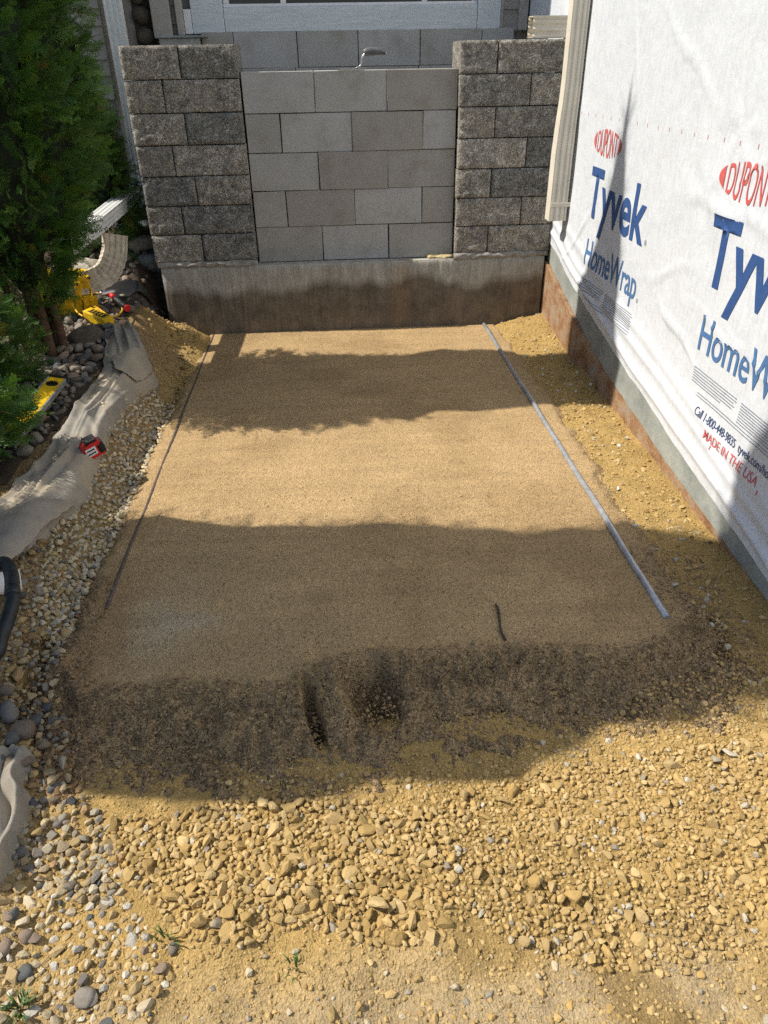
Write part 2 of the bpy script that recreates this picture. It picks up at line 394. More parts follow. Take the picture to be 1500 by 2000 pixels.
def ground_h(x, y, fine=True):
    x = np.asarray(x, float); y = np.asarray(y, float)
    zr = np.interp(y, RIGHT_Y, RIGHT_Z); zl = np.interp(y, TERR_Y, TERR_Z)
    mid = np.interp(y, [-6, -3.9, -3.5, -3.0, 0.5], [-.09, -.085, -.085, -.05, -.03])
    mid = mid+.022*sstep(.8, 1.0, x)*sstep(-3.1, -2.7, y)
    z = mid+(zr-mid)*sstep(1.0, 1.38, x)
    # left bank: rises from the sand's edge to the terrace held by the fabric
    xb0 = np.interp(y, [-4.2, -3.3, -2.6, -1.8, -1.0, -0.4, 0.0], [-.50, -.70, -.78, -.80, -.80, -.84, -.97])
    xb1 = np.interp(y, [-4.2, -3.3, -2.6, -1.8, -1.0, -0.4, 0.0], [-.95, -1.0, -1.05, -1.02, -.98, -1.08, -1.15])
    t = sstep(0, 1, (xb0-x)/(xb0-xb1)); z = z+(zl-z)*t
    # clay heap at the footing's left corner, soil pit behind it
    z = z+0.13*gauss(x, y, -.90, -.22, .11, .14, 0.5)+0.05*gauss(x, y, -.84, -.55, .08, .22)
    z = z-0.10*gauss(x, y, -1.06, -.10, .06, .16)
    # heap of clods in front
    z = z+0.035*gauss(x, y, .15, -3.72, .55, .16)+0.02*gauss(x, y, .75, -3.62, .3, .2)-.015*gauss(x, y, -.1, -4.02, .4, .12)
    z = z+sstep(-3.55, -3.8, y)*(.016*fbm(x*.6+y, y-x*.8, 7, 3, 13)+.012*np.abs(fbm(x+y*.7, y, 16, 2, 14)))*sstep(-.9, -.5, x)
    far = sstep(3.0, 9.0, np.hypot(x, y+2)); z = z*(1-far)-0.05*far
    if fine:
        k = np.clip(1-(np.hypot(x, y+2)-3)/3, 0, 1)
        z = z+k*(0.012*fbm(x, y, 5, 3, 3)+0.009*fbm(x, y, 22, 3, 5)+0.006*np.abs(fbm(x, y, 60, 2, 9)))
    return z
SD_EDGE = 0.0
def sand_h(x, y):
    s = poly_sd(x, y, SAND)+0.022*fbm(x, y, 9, 3, 21)+0.010*fbm(x, y, 35, 2, 22)
    front = sstep(-2.95, -3.15, y)
    slope = 0.50-(0.26+.07*np.exp(-((x-.25)/.35)**2))*front
    z = -np.clip(s, 0, None)*slope-0.024*sstep(0.0, 0.014, s)*front
    # trampled front lip: prints and ridges, each with a pushed-up rim
    ro = sstep(-0.10, 0.02, s)*sstep(-2.9, -3.1, y)
    for (cx, cy, sx, sy, rot, d) in PRINTS:
        gg = gauss(x, y, cx, cy, sx, sy, rot)
        if d > .03: gg = np.exp(-.35*(-2*np.log(np.clip(gg, 1e-30, 1)))**2)
        z = z-d*gg+0.35*d*np.clip(gauss(x, y, cx, cy, sx*1.6, sy*1.6, rot)-gg, 0, 1)
    rough = np.clip(ro+sstep(0.0, 0.03, s), 0, 1)
    z = z+rough*(0.026*fbm(x, y, 11, 3, 31)+0.016*fbm(x, y, 45, 2, 33)+0.010*np.abs(fbm(x, y, 26, 2, 36))+0.009*fbm(x, y, 62, 1, 37))*(0.35+0.65*sstep(-2.7, -3.0, y))
    z = z+(1-rough)*(0.0012*fbm(x, y, 40, 2, 41)+0.003*fbm(x, y, 2.2, 2, 42))
    # thin screed line near the crest and faint trowel scores
    return z, s, rough
PR = []
for (px, py, sx, sy, rot, d) in [(735, 1356, .050, .075, .25, .105), (812, 1445, .080, .055, .9, .030), (612, 1390, .015, .075, .25, .080), (655, 1470, .06, .05, 0, .018), (662, 1385, .020, .085, .15, -.030), (770, 1300, .10, .018, .1, -.016), (1120, 1285, .12, .016, .05, -.016), (1290, 1300, .06, .018, .1, -.018), (880, 1345, .05, .025, 0, -.02), (400, 1365, .16, .014, -.02, -.008),
                                 (930, 1385, .105, .045, -.15, .032), (1180, 1340, .05, .03, .2, .02), (300, 1440, .07, .04, 0, .012), (470, 1450, .06, .04, .4, .012), (1050, 1340, .07, .02, .1, .014)]:
    p = at_z(px, py, -0.02); PR.append((p[0], p[1], sx, sy, rot, d))
PRINTS = PR

# ground sheet: fine where it is seen, coarse out to the horizon
def spread(lo, hi, step, far):
    a = np.arange(lo, hi, step); out = [0.02*1.45**k for k in range(1, 26)]
    o = np.cumsum(out); o = o[o < far]
    return np.concatenate([(lo-o)[::-1], a, hi+o])
gx = spread(-1.9, 1.46, 0.0118, 150); gy = spread(-4.45, 0.05, 0.0118, 150)
GX, GY = np.meshgrid(gx, gy, indexing='ij'); GZ = ground_h(GX, GY)
sdg = poly_sd(GX, GY, SAND); GZ = GZ-0.10*np.where(GY < -2.9, sstep(.17, .02, sdg), sstep(0.02, -0.10, sdg))
nf = fbm(GX, GY, 2.2, 4, 51); nf2 = fbm(GX, GY, 7, 3, 53)
ochre = np.array([0.410, 0.278, 0.105]); dust = np.array([0.40, 0.305, 0.178]); soilc = np.array([0.27, 0.19, 0.105]); lawn = np.array([0.10, 0.12, 0.05])
def mixc(a, b, t): return a+(b-a)*np.clip(t, 0, 1)[..., None]
tint = np.broadcast_to(ochre, GX.shape+(3,))
tint = mixc(tint, dust, sstep(-3.75, -4.0, GY+0.12*nf)*sstep(1.0, 0.5, GX+.2*nf))
tint = mixc(tint, soilc, 0.9*sstep(-.72, -.95, GX+0.06*nf2)*sstep(-3.6, -3.2, GY+.1*nf))
tint = mixc(tint, np.array([.44, .33, .17]), sstep(-.55, -.75, GX+.1*nf)*sstep(-3.3, -3.7, GY))
tint = mixc(tint, ochre*.68, .8*sstep(.05, .5, fbm(GX, GY, 3.4, 4, 57))*sstep(-3.3, -3.6, GY))
tint = mixc(tint, np.array([.055, .040, .028]), gauss(GX, GY, -1.05, -.12, .10, .22)*1.2)
tint = mixc(tint, ochre*1.0, gauss(GX, GY, -.88, -.28, .12, .16)*1.2)
tint = mixc(tint, lawn, sstep(2.6, 3.2, np.hypot(GX, GY+2)))
me = npmesh('ground', np.stack([GX, GY, GZ], -1).reshape(-1, 3), grid_faces(len(gx), len(gy)), True, {'tint': tint.reshape(-1, 3)})
ground = struct(link('ground', me, M['ground']))

# screeded sand bed
sx_ = np.arange(-1.0, 1.36, 0.0074); sy_ = np.arange(-3.75, -0.03, 0.0074)
SX, SY = np.meshgrid(sx_, sy_, indexing='ij'); SZ, SSD, ROUGH = sand_h(SX, SY)
f = grid_faces(len(sx_), len(sy_))
gz = ground_h(SX, SY, False).ravel()
keepv = (SZ.ravel() > gz-0.045) | (SSD.ravel() < .11); f = f[keepv[f].all(1)]
V = np.stack([SX, SY, SZ], -1).reshape(-1, 3)
used = np.zeros(len(V), bool); used[f.ravel()] = True; remap = np.cumsum(used)-1
dry = np.array([0.435, 0.306, 0.163]); damp = np.array([0.27, 0.193, 0.112])
nn = fbm(SX, SY, 3.5, 4, 61); nb = fbm(SX, SY, 14, 3, 62)
tm = np.clip(0.9*ROUGH*sstep(-2.7, -3.05, SY)*(0.72+0.8*nb), 0, 1)
ts = mixc(np.broadcast_to(dry, SX.shape+(3,)), damp, tm)
ts = mixc(ts, np.array([.33, .225, .115]), 0.6*sstep(0.0, 0.5, nn)*(1-ROUGH))
ts = mixc(ts, np.array([.30, .175, .092]), 0.5*sstep(-.55, -.68, SX+.05*nb)*sstep(-2.5, -2.7, SY))            # rusty tinge at the near left corner
p = at_z(310, 1225, 0); ts = mixc(ts, np.array([.46, .37, .26]), 0.75*gauss(SX, SY, p[0], p[1], .07, .13, -.2)*(0.8+0.6*nb))   # pale dry patch
p = at_z(380, 1215, 0); ts = mixc(ts, np.array([.46, .37, .26]), 0.6*gauss(SX, SY, p[0], p[1], .06, .03, 0)*(0.8+0.6*nb))
me = npmesh('sand_bed', V[used], remap[f], True, {'tint': ts.reshape(-1, 3)[used], 'loose': np.repeat(ROUGH.reshape(-1, 1)[used], 3, 1)})
sand = struct(link('sand_bed', me, M['sand']))

# planting bed soil on the left terrace
bx_ = np.arange(-2.3, -1.0, 0.02); by_ = np.arange(-2.6, 0.78, 0.02)
BX, BY = np.meshgrid(bx_, by_, indexing='ij'); BZ = ground_h(BX, BY)+0.006
edge = np.interp(BY, [-2.6, -2.0, -1.5, -1.0, -.5, 0, .8], [-1.25, -1.18, -1.10, -1.06, -1.10, -1.03, -1.0])
f = grid_faces(len(bx_), len(by_)); kv = (BX < edge).ravel(); f = f[kv[f].all(1)]
V = np.stack([BX, BY, BZ], -1).reshape(-1, 3); used = np.zeros(len(V), bool); used[f.ravel()] = True; remap = np.cumsum(used)-1
rock_bed = struct(link('planting_bed', npmesh('planting_bed', V[used], remap[f], True), M['soil']))

# ------------------------------------------------------------------ masonry
FOOT_TOP = 0.412
def split_block(lo, hi, seed, side=None):
    """split-faced block: rough front (-Y), the rest plain; side 'L' / 'R' adds a rough outer side"""
    nx = max(8, int((hi[0]-lo[0])/0.013)); nz = 13
    U, W_ = np.meshgrid(np.linspace(0, 1, nx), np.linspace(0, 1, nz), indexing='ij')
    X = lo[0]+U*(hi[0]-lo[0]); Z = lo[2]+W_*(hi[2]-lo[2])
    ed = np.minimum(np.minimum(U, 1-U)*(hi[0]-lo[0]), np.minimum(W_, 1-W_)*(hi[2]-lo[2]))
    dep = 0.009*(fbm(X, Z, 11, 3, seed)+0.8*fbm(X, Z, 45, 2, seed+9))
    Y = lo[1]+0.004*np.exp(-ed/0.003)-dep*np.clip(ed/0.006, 0, 1)-0.004
    V = np.stack([X, Y, Z], -1).reshape(-1, 3); f = [tuple(q[::1]) for q in grid_faces(nx, nz)]
    F = [tuple(int(v) for v in q) for q in f]
    n0 = len(V); back = np.stack([X, np.full_like(X, hi[1]), Z], -1).reshape(-1, 3)
    ring = [i*nz for i in range(nx)]+[(nx-1)*nz+j for j in range(1, nz)]+[i*nz+nz-1 for i in range(nx-2, -1, -1)]+[j for j in range(nz-2, 0, -1)]
    VV = [tuple(v) for v in V]; bidx = {}
    for r in ring: bidx[r] = len(VV); VV.append(tuple(back[r]))
    for a, b in zip(ring, ring[1:]+ring[:1]): F.append((b, a, bidx[a], bidx[b]))
    F.append(tuple(bidx[r] for r in ring))
    me = bpy.data.meshes.new('block'); me.from_pydata(VV, [], F)
    for p in me.polygons[:len(f)]: p.use_smooth = True
    bm = bmesh.new(); bm.from_mesh(me); bmesh.ops.recalc_face_normals(bm, faces=bm.faces); bm.to_mesh(me); bm.free()
    return me
PZ0, PH = 0.440, 0.1564
def pier(name, label, x0, rows, depth_rows):
    t = thing(name, label, 'pier', (0, 0, 0))
    for r, ws in enumerate(rows):
        z1 = PZ0+PH*(7-r)-0.004; z0 = PZ0+PH*(6-r)+0.001; x = x0+random.uniform(-.003, .003)
        for k, w_ in enumerate(ws):
            y = -0.060+random.uniform(-.003, .003)
            me = split_block((x+0.0028, y, z0), (x+w_-0.0028, 0.24, z1), 100+r*7+k+int(abs(x0)*50))
            link('block', me, M['split_face'], t); x += w_
    return t
pier('left_pier', 'tall pier of dark split-face blocks beside the evergreen tree', -1.0,
     [(.304, .301), (.200, .405), (.293, .312), (.200, .405), (.301, .304), (.200, .405), (.290, .315)], None)
pier('right_pier', 'tall pier of dark split-face blocks beside the white house wrap', 0.795,
     [(.203, .385), (.395, .193), (.203, .385), (.395, .193), (.203, .385), (.390, .198), (.200, .388)], None)
def cmu_block(lo, hi, mt, parent, seed):
    rnd = random.Random(seed); bm = bmesh.new(); vs = bm_box(bm, lo, hi, 0.0025)
    for v in bm.verts: v.co += Vector((rnd.uniform(-.0016, .0016), rnd.uniform(-.0016, .0016), rnd.uniform(-.0016, .0016)))
    bm_done(bm, 'block', mt, parent)
gw = thing('grey_block_wall', 'low wall of smooth pale grey concrete blocks between the two piers', 'wall')
RH = 0.1987
for r in range(5):
    z0 = FOOT_TOP+r*RH; xs = [-.392, 0.0, .400, .792] if r % 2 == 0 else [-.392, -.200, .200, .600, .792]
    for a, b in zip(xs[:-1], xs[1:]):
        y = random.uniform(-.005, .005)
        cmu_block((a+random.uniform(.0008, .0032), y, z0+random.uniform(.0006, .002)), (b-random.uniform(.0008, .0032), .195, z0+RH-.0018+random.uniform(-.001, 0.001)), M['cmu'], gw, r*10+int(a*10))
# footing
def face_grid(name, x0, x1, z0, z1, yfun, depth, mt, step=0.012, parent=None, kind=None):
    nx = int((x1-x0)/step)+2; nz = int((z1-z0)/step)+2
    X, Z = np.meshgrid(np.linspace(x0, x1, nx), np.linspace(z0, z1, nz), indexing='ij'); Y = yfun(X, Z)
    V = np.stack([X, Y, Z], -1).reshape(-1, 3).tolist(); F = grid_faces(nx, nz).tolist()
    bi = len(V); V += [[x0, depth, z0], [x1, depth, z0], [x1, depth, z1], [x0, depth, z1]]
    bot = [i*nz for i in range(nx)]; top = [i*nz+nz-1 for i in range(nx)]; lef = list(range(nz)); rig = [(nx-1)*nz+j for j in range(nz)]
    F += [top+[bi+2, bi+3], bot[::-1]+[bi, bi+1], [bi, bi+3]+lef[::-1], rig+[bi+2, bi+1], [bi+1, bi, bi+3, bi+2]]
    me = bpy.data.meshes.new(name); me.from_pydata(V, [], F)
    bm = bmesh.new(); bm.from_mesh(me); bmesh.ops.recalc_face_normals(bm, faces=bm.faces); bm.to_mesh(me); bm.free()
    return link(name, me, mt, parent)
ft = thing('concrete_footing', 'rough poured concrete footing with a dark wet band under the block wall', 'footing')
def fy(X, Z):
    r = 0.014*np.exp(-np.minimum(X+.975, 1.43-X).clip(0)/.02)+0.010*np.exp(-(FOOT_TOP-Z).clip(0)/.012)
    return -0.070+r+0.005*fbm(X, Z*0.3, 9, 3, 71)+0.003*fbm(X, Z*0.12, 40, 2, 72)
face_grid('slab', -.975, 1.355, -.20, FOOT_TOP-.003, fy, .40, M['footing'], 0.012, ft)
def rope(name, x0, x1, y0, z0, ry, rz, mt, parent, seed, step=.008):
    n = int((x1-x0)/step); V = []; F = []; k = 9
    for i in range(n+1):
        x = x0+(x1-x0)*i/n; e = min(1, min(i, n-i)/2+0.2)
        for j in range(k):
            a = math.pi*j/(k-1)
            d = 1+0.95*float(fbm(np.array([x]), np.array([a*.05+seed]), 22, 3, seed)[0])
            V.append((x, y0-ry*d*e*math.sin(a)*1.0, z0+rz*(-math.cos(a))*(0.6+.4*d)))
    for i in range(n):
        for j in range(k-1): F.append((i*k+j, (i+1)*k+j, (i+1)*k+j+1, i*k+j+1))
    me = bpy.data.meshes.new(name); me.from_pydata(V, [], F)
    for p in me.polygons: p.use_smooth = True
    return link(name, me, mt, parent)
rope('mortar_bed', -.99, -.395, -.058, .424, .016, .017, M['mortar'], ft, 3)
rope('mortar_bed', .79, 1.375, -.058, .424, .017, .018, M['mortar'], ft, 8)
rope('mortar_bed', .63, .80, -.004, .416, .030, .014, M['buff'], ft, 12)
# rear wall of the stoop under the window
rw = thing('rear_block_wall', 'shaded dark grey block wall under the painted window frame', 'wall')
for r, xs in ((0, [-.50, -.12, .28, .68, 1.08, 1.30]), (1, [-.70, -.50, -.10, .29, .69, 1.09, 1.30]), (-1, [-.7, -.3, .1, .5, .9, 1.3])):
    z0 = 1.416+(r-1)*.2
    for a, b in zip(xs[:-1], xs[1:]): cmu_block((a+.002, .93, z0+.0015), (b-.002, 1.12, z0+.1985), M['cmu'], rw, 77+r*9+int(a*10))
fill = tag(box('gravel_fill', (-.99, .205, .42), (1.38, .925, 1.21), M['mortar'], None, 0.01), 'rough concrete fill inside the unfinished step', 'concrete fill')
# trowel on the grey wall
tr = thing('trowel', 'pointing trowel with black handle lying on the grey block wall', 'trowel', (.245, .03, 1.408))
bm = bmesh.new()
bl = [(-.12, -.035), (-.10, -.048), (.02, -.038), (.045, 0), (.02, .038), (-.10, .048), (-.12, .035)]
vs = [bm.verts.new((x, y, .004)) for x, y in bl]; fc = bm.faces.new(vs); r = bmesh.ops.extrude_face_region(bm, geom=[fc])
for v in r['geom']:
    if isinstance(v, bmesh.types.BMVert): v.co.z += .002
bmesh.ops.recalc_face_normals(bm, faces=bm.faces); bm_done(bm, 'blade', M['steel'], tr)
link('tang', tube_mesh(smooth_path([(-.01, 0, .006), (.015, 0, .018), (.022, 0, .05), (.04, 0, .072), (.06, 0, .078)], 5), .0042, 8), M['steel'], tr)
hp = smooth_path([(.035, 0, .073), (.055, 0, .079), (.09, 0, .082), (.13, 0, .077), (.15, 0, .074)], 5)
link('handle', tube_mesh(hp, .015, 12, radii=[.012+.010*math.sin(math.pi*min(1, i/len(hp)*1.1+.15)) for i in range(len(hp))]), M['grip_grey'], tr)
link('handle_cap', tube_mesh([(.149, 0, .074), (.158, 0, .073)], .006, 8), M['steel'], tr)

# ------------------------------------------------------------------ house behind the stoop
YH = 0.95
hw = thing('window', 'wide window with white painted wood frame tinted blue for shade above the grey blocks', 'window', (0, 0, 0))
box('bottom_rail', (-.545, YH-.012, 1.612), (1.055, YH+.05, 1.742), M['wood_paint'], hw)
box('stile', (-.745, YH-.018, 1.606), (-.547, YH+.05, 2.7), M['wood_paint'], hw)
box('stile', (1.057, YH-.018, 1.606), (1.205, YH+.05, 2.7), M['wood_paint'], hw)
box('top_rail', (-.545, YH-.012, 2.55), (1.055, YH+.05, 2.7), M['wood_paint'], hw)
box('sill', (-.545, YH+.003, 1.7425), (1.055, YH+.06, 1.760), M['pvc_white'], hw)
for x in (-.545, -.19, .70, 1.02): box('mullion', (x+.002, YH+.015, 1.7605), (x+.036, YH+.06, 2.549), M['pvc_white'], hw)
for a, b in ((-.507, -.188), (-.152, .702), (.738, 1.02)): box('pane', (a, YH+.045, 1.7605), (b, YH+.052, 2.549), M['glass'], hw, 0)
hb = thing('house_back_wall', 'beige sided house wall around the painted window', 'house wall')
box('sheathing', (-1.25, YH+.062, 1.22), (1.60, YH+.25, 5.2), M['siding'], hb, 0)
def plank(parent, x0, x1, y, z0, h, mt, lap=.014):
    V = [(x0, y-lap, z0), (x1, y-lap, z0), (x1, y-.002, z0+h), (x0, y-.002, z0+h), (x0, y+.012, z0), (x1, y+.012, z0), (x1, y+.012, z0+h), (x0, y+.012, z0+h)]
    F = [(0, 1, 2, 3), (5, 4, 7, 6), (4, 5, 1, 0), (3, 2, 6, 7), (4, 0, 3, 7), (1, 5, 6, 2)]
    me = bpy.data.meshes.new('plank'); me.from_pydata(V, [], F); return link('plank', me, mt, parent)
for i in range(9): plank(hb, 1.225, 1.325, YH+.02, 1.60+i*.115, .115, M['siding'])
for i in range(9): plank(hb, -.868, -.838, YH+.02, 1.56+i*.1, .1, M['siding'])
box('corner_trim', (1.207, YH-.005, 1.60), (1.226, YH+.04, 2.7), M['trim_beige'], hb)
box('corner_trim', (1.326, YH-.01, 1.60), (1.385, YH+.06, 2.7), M['trim_beige'], hb)
box('corner_trim', (-.985, YH-.045, 1.585), (-.870, YH+.06, 2.7), M['trim_beige'], hb, .006, 2)
box('corner_trim', (-.836, YH-.04, 1.60), (-.795, YH+.06, 2.7), M['trim_beige'], hb, .005, 2)
box('sill_box', (-.793, YH-.02, 1.605), (-.747, YH+.04, 1.735), M['pvc_white'], hb)
box('ledge_flashing', (-.975, YH-.09, 1.586), (-.655, YH-.021, 1.598), M['flash'], hb, .002)
box('ledge_block', (-.955, YH-.07, 1.22), (-.705, YH-.022, 1.5855), M['cmu'], hb)
# stone veneer between the gutter pipe and the trim
def round_stone(name, c, r, seed, mt, parent, flat=.5, sub=2, rz=0, ang=0.25):
    bm = bmesh.new(); bmesh.ops.create_icosphere(bm, subdivisions=sub, radius=1.0); rn = random.Random(seed)
    dirs = [(Vector((rn.gauss(0, 1), rn.gauss(0, 1), rn.gauss(0, 1))).normalized(), rn.uniform(.62, .92)) for _ in range(int(9*ang*4))]
    for v in bm.verts:
        for d, k in dirs:
            e = v.co.dot(d)-k
            if e > 0: v.co -= d*e*0.9
        v.co = Vector((v.co.x*r[0], v.co.y*r[1], v.co.z*r[2]))
    bm.transform(Matrix.Rotation(rz, 4, 'Z')); bm.transform(Matrix.Translation(c))
    return bm_done(bm, name, mt, parent, True)
sv = thing('stone_veneer', 'dark rounded stone veneer at the foot of the house walls', 'stone veneer')
box('backing', (-1.115, YH+.055, 1.22), (-.99, YH+.0615, 2.7), M['veneer_mortar'], sv, 0)
zz = 1.55; k = 0
while zz < 2.6:
    h = random.uniform(.05, .075); round_stone('veneer_stone', (-1.05+random.uniform(-.012, .012), YH+.05, zz+h), (.062, .05, h), 300+k, M['veneer'], sv); zz += h*2; k += 1
# left wing of the house: siding over stone veneer, tall enough to shade the back
YW = 0.78
lw = thing('house_wing', 'beige clapboard house wing behind the tall evergreen', 'house wing')
box('wall', (-4.5, YW+.015, 0.3), (-1.262, 3.2, 4.9), M['siding'], lw, 0)
box('roof', (-4.8, YW-.25, 4.905), (-1.05, 3.5, 5.1), M['tool_black'], lw)
for i in range(12): plank(lw, -2.1, -1.262, YW, 1.305+i*.0865, .0865, M['siding'])
box('starter_trim', (-2.1, YW-.022, 1.262), (-1.262, YW+.013, 1.303), M['trim_beige'], lw)
vx = [(-1.34, 1.17, .075, .085), (-1.36, 1.03, .09, .07), (-1.31, .92, .06, .075), (-1.50, 1.15, .09, .07), (-1.53, 1.00, .08, .08), (-1.45, .88, .07, .07), (-1.33, .80, .07, .06), (-1.68, 1.12, .09, .08), (-1.70, .95, .09, .09), (-1.56, .82, .08, .07)]
for i, (x, z, a, b) in enumerate(vx): round_stone('veneer_stone', (x, YW+.0, z), (a*.95, .045, b*.95), 340+i, M['veneer'], lw)
# white gutter downspout on the wing with its long ground extension
def profile_sweep(name, path, half, mt, parent=None, ribs=3, depth=.004, closed_end=True, up=None, squash=None):
    """box-section pipe with ribbed faces swept along a path; half=(a,b)"""
    a, b = half; prof = []
    def side(p, q, nrm):
        for i in range(ribs*4):
            t = i/(ribs*4); o = 0 if i == 0 else (-depth if (i % 4 in (1, 2)) and .12 < t < .9 else 0)
            prof.append((p[0]+(q[0]-p[0])*t+nrm[0]*o, p[1]+(q[1]-p[1])*t+nrm[1]*o))
    side((-a, -b), (a, -b), (0, -1)); side((a, -b), (a, b), (1, 0)); side((a, b), (-a, b), (0, 1)); side((-a, b), (-a, -b), (-1, 0))
    n = len(prof); V = []; F = []; P = [Vector(p) for p in path]; u0 = Vector(up or (0, 1, 0)); 
    for i, p in enumerate(P):
        t = (P[min(i+1, len(P)-1)]-P[max(i-1, 0)]).normalized(); s = u0.cross(t)
        if s.length < 1e-4: s = Vector((1, 0, 0))
        s.normalize(); uu = t.cross(s); k = squash[i] if squash else 1.0
        for (c, d) in prof: V.append(p+s*(c*k)+uu*(d*k))
    for i in range(len(P)-1):
        for k in range(n): F.append((i*n+k, i*n+(k+1) % n, (i+1)*n+(k+1) % n, (i+1)*n+k))
    me = bpy.data.meshes.new(name); me.from_pydata([tuple(v) for v in V], [], F)
    bm = bmesh.new(); bm.from_mesh(me); bmesh.ops.recalc_face_normals(bm, faces=bm.faces); bm.to_mesh(me); bm.free()
    return link(name, me, mt, parent)
gd = thing('white_gutter_pipe', 'white gutter downspout with a long horizontal extension behind the tree', 'downspout')
profile_sweep('drop_pipe', [(-1.165, .73, 4.8), (-1.165, .73, .80)], (.048, .036), M['gutter_white'], gd)
profile_sweep('extension', [(-1.2, .76, .755), (-1.2, .2, .74), (-1.2, -.42, .725), (-1.21, -.95, .72)], (.045, .036), M['gutter_white'], gd, up=(0, 0, 1))

# ------------------------------------------------------------------ wrapped house wall on the right
WX = 1.40
EDGE_Y = np.array([-5.2, -2.9, -2.82, -2.1, -1.28, -.6, -.19, 0.05, .95]); EDGE_Z = np.array([-.09, .008, .02, .122, .236, .362, .468, .51, .56])
def wrap_edge(Y): return np.interp(Y, EDGE_Y, EDGE_Z)
def wrap_x(Y, Z):
    e = wrap_edge(Y); hgt = Z-e
    low = np.exp(-(hgt/.16)**2)
    x = WX-0.004-0.004*fbm(Y, Z, 3.0, 3, 81)-0.0016*fbm(Y, Z*.6, 14, 3, 82)
    x = x-low*(0.016+0.006*fbm(Y*.6, Z, 5, 3, 83))
    for off, am, wd, sd in ((.055, .010, .016, 91), (.12, .008, .020, 92), (.19, .006, .026, 93)):   # long creases along the slack hem
        c = off+.022*fbm(Y, Y*0, 1.7, 2, sd); x = x-am*np.exp(-((hgt-c)/wd)**2)*(0.65+0.7*vnoise(Y*1.3, Y*0+sd, sd))
    for (y0, z0_, sl_, a_, wd, ln_) in ((-2.15, .985, .03, .005, .006, .35), (-1.7, .70, -.35, .004, .010, .22), (-1.55, 1.45, .5, .004, .012, .3), (-2.4, 1.3, -.8, .005, .010, .25), (-.55, .62, -.9, .006, .016, .16), (-2.3, .60, .12, .004, .008, .3), (-1.0, 1.5, 2.0, .003, .012, .2), (-1.85, .52, .3, .005, .012, .2)):
        dz = Z-z0_-sl_*(Y-y0)+.012*np.sin((Y-y0)*17); x = x-1.7*a_*np.exp(-(dz/wd)**2)*np.exp(-((Y-y0)/ln_)**2)
    # pucker round a fastener and a dent near it
    for (cy, cz, s, a_) in ((-2.06, 1.235, .05, .006), (-1.9, 1.02, .12, -.004)):
        r = np.hypot(Y-cy, (Z-cz)*.8); an = np.arctan2(Z-cz, Y-cy); x = x+a_*np.exp(-(r/(s*2.4))**2)*(0.5+.5*np.cos(5*an+1))
    return x
hwall = thing('wrapped_wall', 'tall house wall covered in white printed house wrap', 'house wall')
Yg = np.concatenate([np.arange(.95, -3.3, -.0125), np.arange(-3.3, -5.2, -.06)])
hg = np.concatenate([np.arange(0, .35, .0085), np.arange(.35, 1.75, .02), np.arange(1.75, 5.0, .25)])
YY, HH = np.meshgrid(Yg, hg, indexing='ij'); e0 = wrap_edge(YY)+(0.012*fbm(YY, YY*0, 3.0, 3, 95)+.003*fbm(YY, YY*0, 14, 2, 96))*np.exp(-HH/.05); ZZ = e0+HH
XX = wrap_x(YY, ZZ)
link('wrap_sheet', npmesh('wrap_sheet', np.stack([XX, YY, ZZ], -1).reshape(-1, 3), grid_faces(len(Yg), len(hg)), True), M['wrap'], hwall)
box('sheathing', (WX+.030, -5.2, -.05), (WX+.4, 1.2, 5.3), M['siding'], hwall, 0)
# foundation, stained by the removed soil, with a grey parged strip above
fw = thing('side_foundation', 'rust-stained concrete foundation wall along the right edge of the pit', 'foundation')
FL_Y = np.array([-5.2, -2.9, -2.04, -1.72, -1.3, -.82, -.146, 0.0]); FL_Z = np.array([-.12, -.055, .012, .052, .095, .185, .352, .39])
Yf = np.arange(-.045, -5.2, -.02); Vv = []; Ff = []
rows = np.linspace(0, 1, 9)
for i, y in enumerate(Yf):
    zt = float(np.interp(y, FL_Y, FL_Z))-.004; zb = -.35; xf = 1.366+.024*float(sstep(-.78, -.92, np.array(y)))
    for k in rows:
        zz = zb+(zt-zb)*k; Vv.append((xf+.004*float(fbm(np.array([y]), np.array([zz]), 12, 3, 101)[0]), y, zz))
    Vv.append((1.428, y, zt))
n = len(rows)+1
for i in range(len(Yf)-1):
    for k in range(n-1): Ff.append((i*n+k, (i+1)*n+k, (i+1)*n+k+1, i*n+k+1))
Ff.append(tuple(range(n)))
me = bpy.data.meshes.new('stem_wall'); me.from_pydata(Vv, [], [tuple(f) for f in Ff]); link('stem_wall', me, M['found'], fw)
Vv = []; Ff = []
Yf = np.arange(-.03, -5.2, -.025); prof = 6
for i, y in enumerate(Yf):
    zb = float(np.interp(y, FL_Y, FL_Z))+.004*float(fbm(np.array([y]), np.array([0.]), 14, 3, 103)[0]); zt = float(wrap_edge(np.array(y)))+.07
    for k in range(prof):
        t = k/(prof-1); zz = zb+(zt-zb)*t; x = 1.3865+.002*t+.002*float(fbm(np.array([y]), np.array([zz]), 6, 2, 104)[0])
        Vv.append((x, y, zz))
    Vv.append((1.395, y, zt)); Vv.append((1.393, y, zb))
n = prof+2
for i in range(len(Yf)-1):
    for k in range(n): a_, b_ = k, (k+1) % n; Ff.append((i*n+a_, (i+1)*n+a_, (i+1)*n+b_, i*n+b_))
Ff.append(tuple(range(n-1, -1, -1)))
me = bpy.data.meshes.new('parged_strip'); me.from_pydata(Vv, [], Ff); link('parged_strip', me, M['flash'], fw)

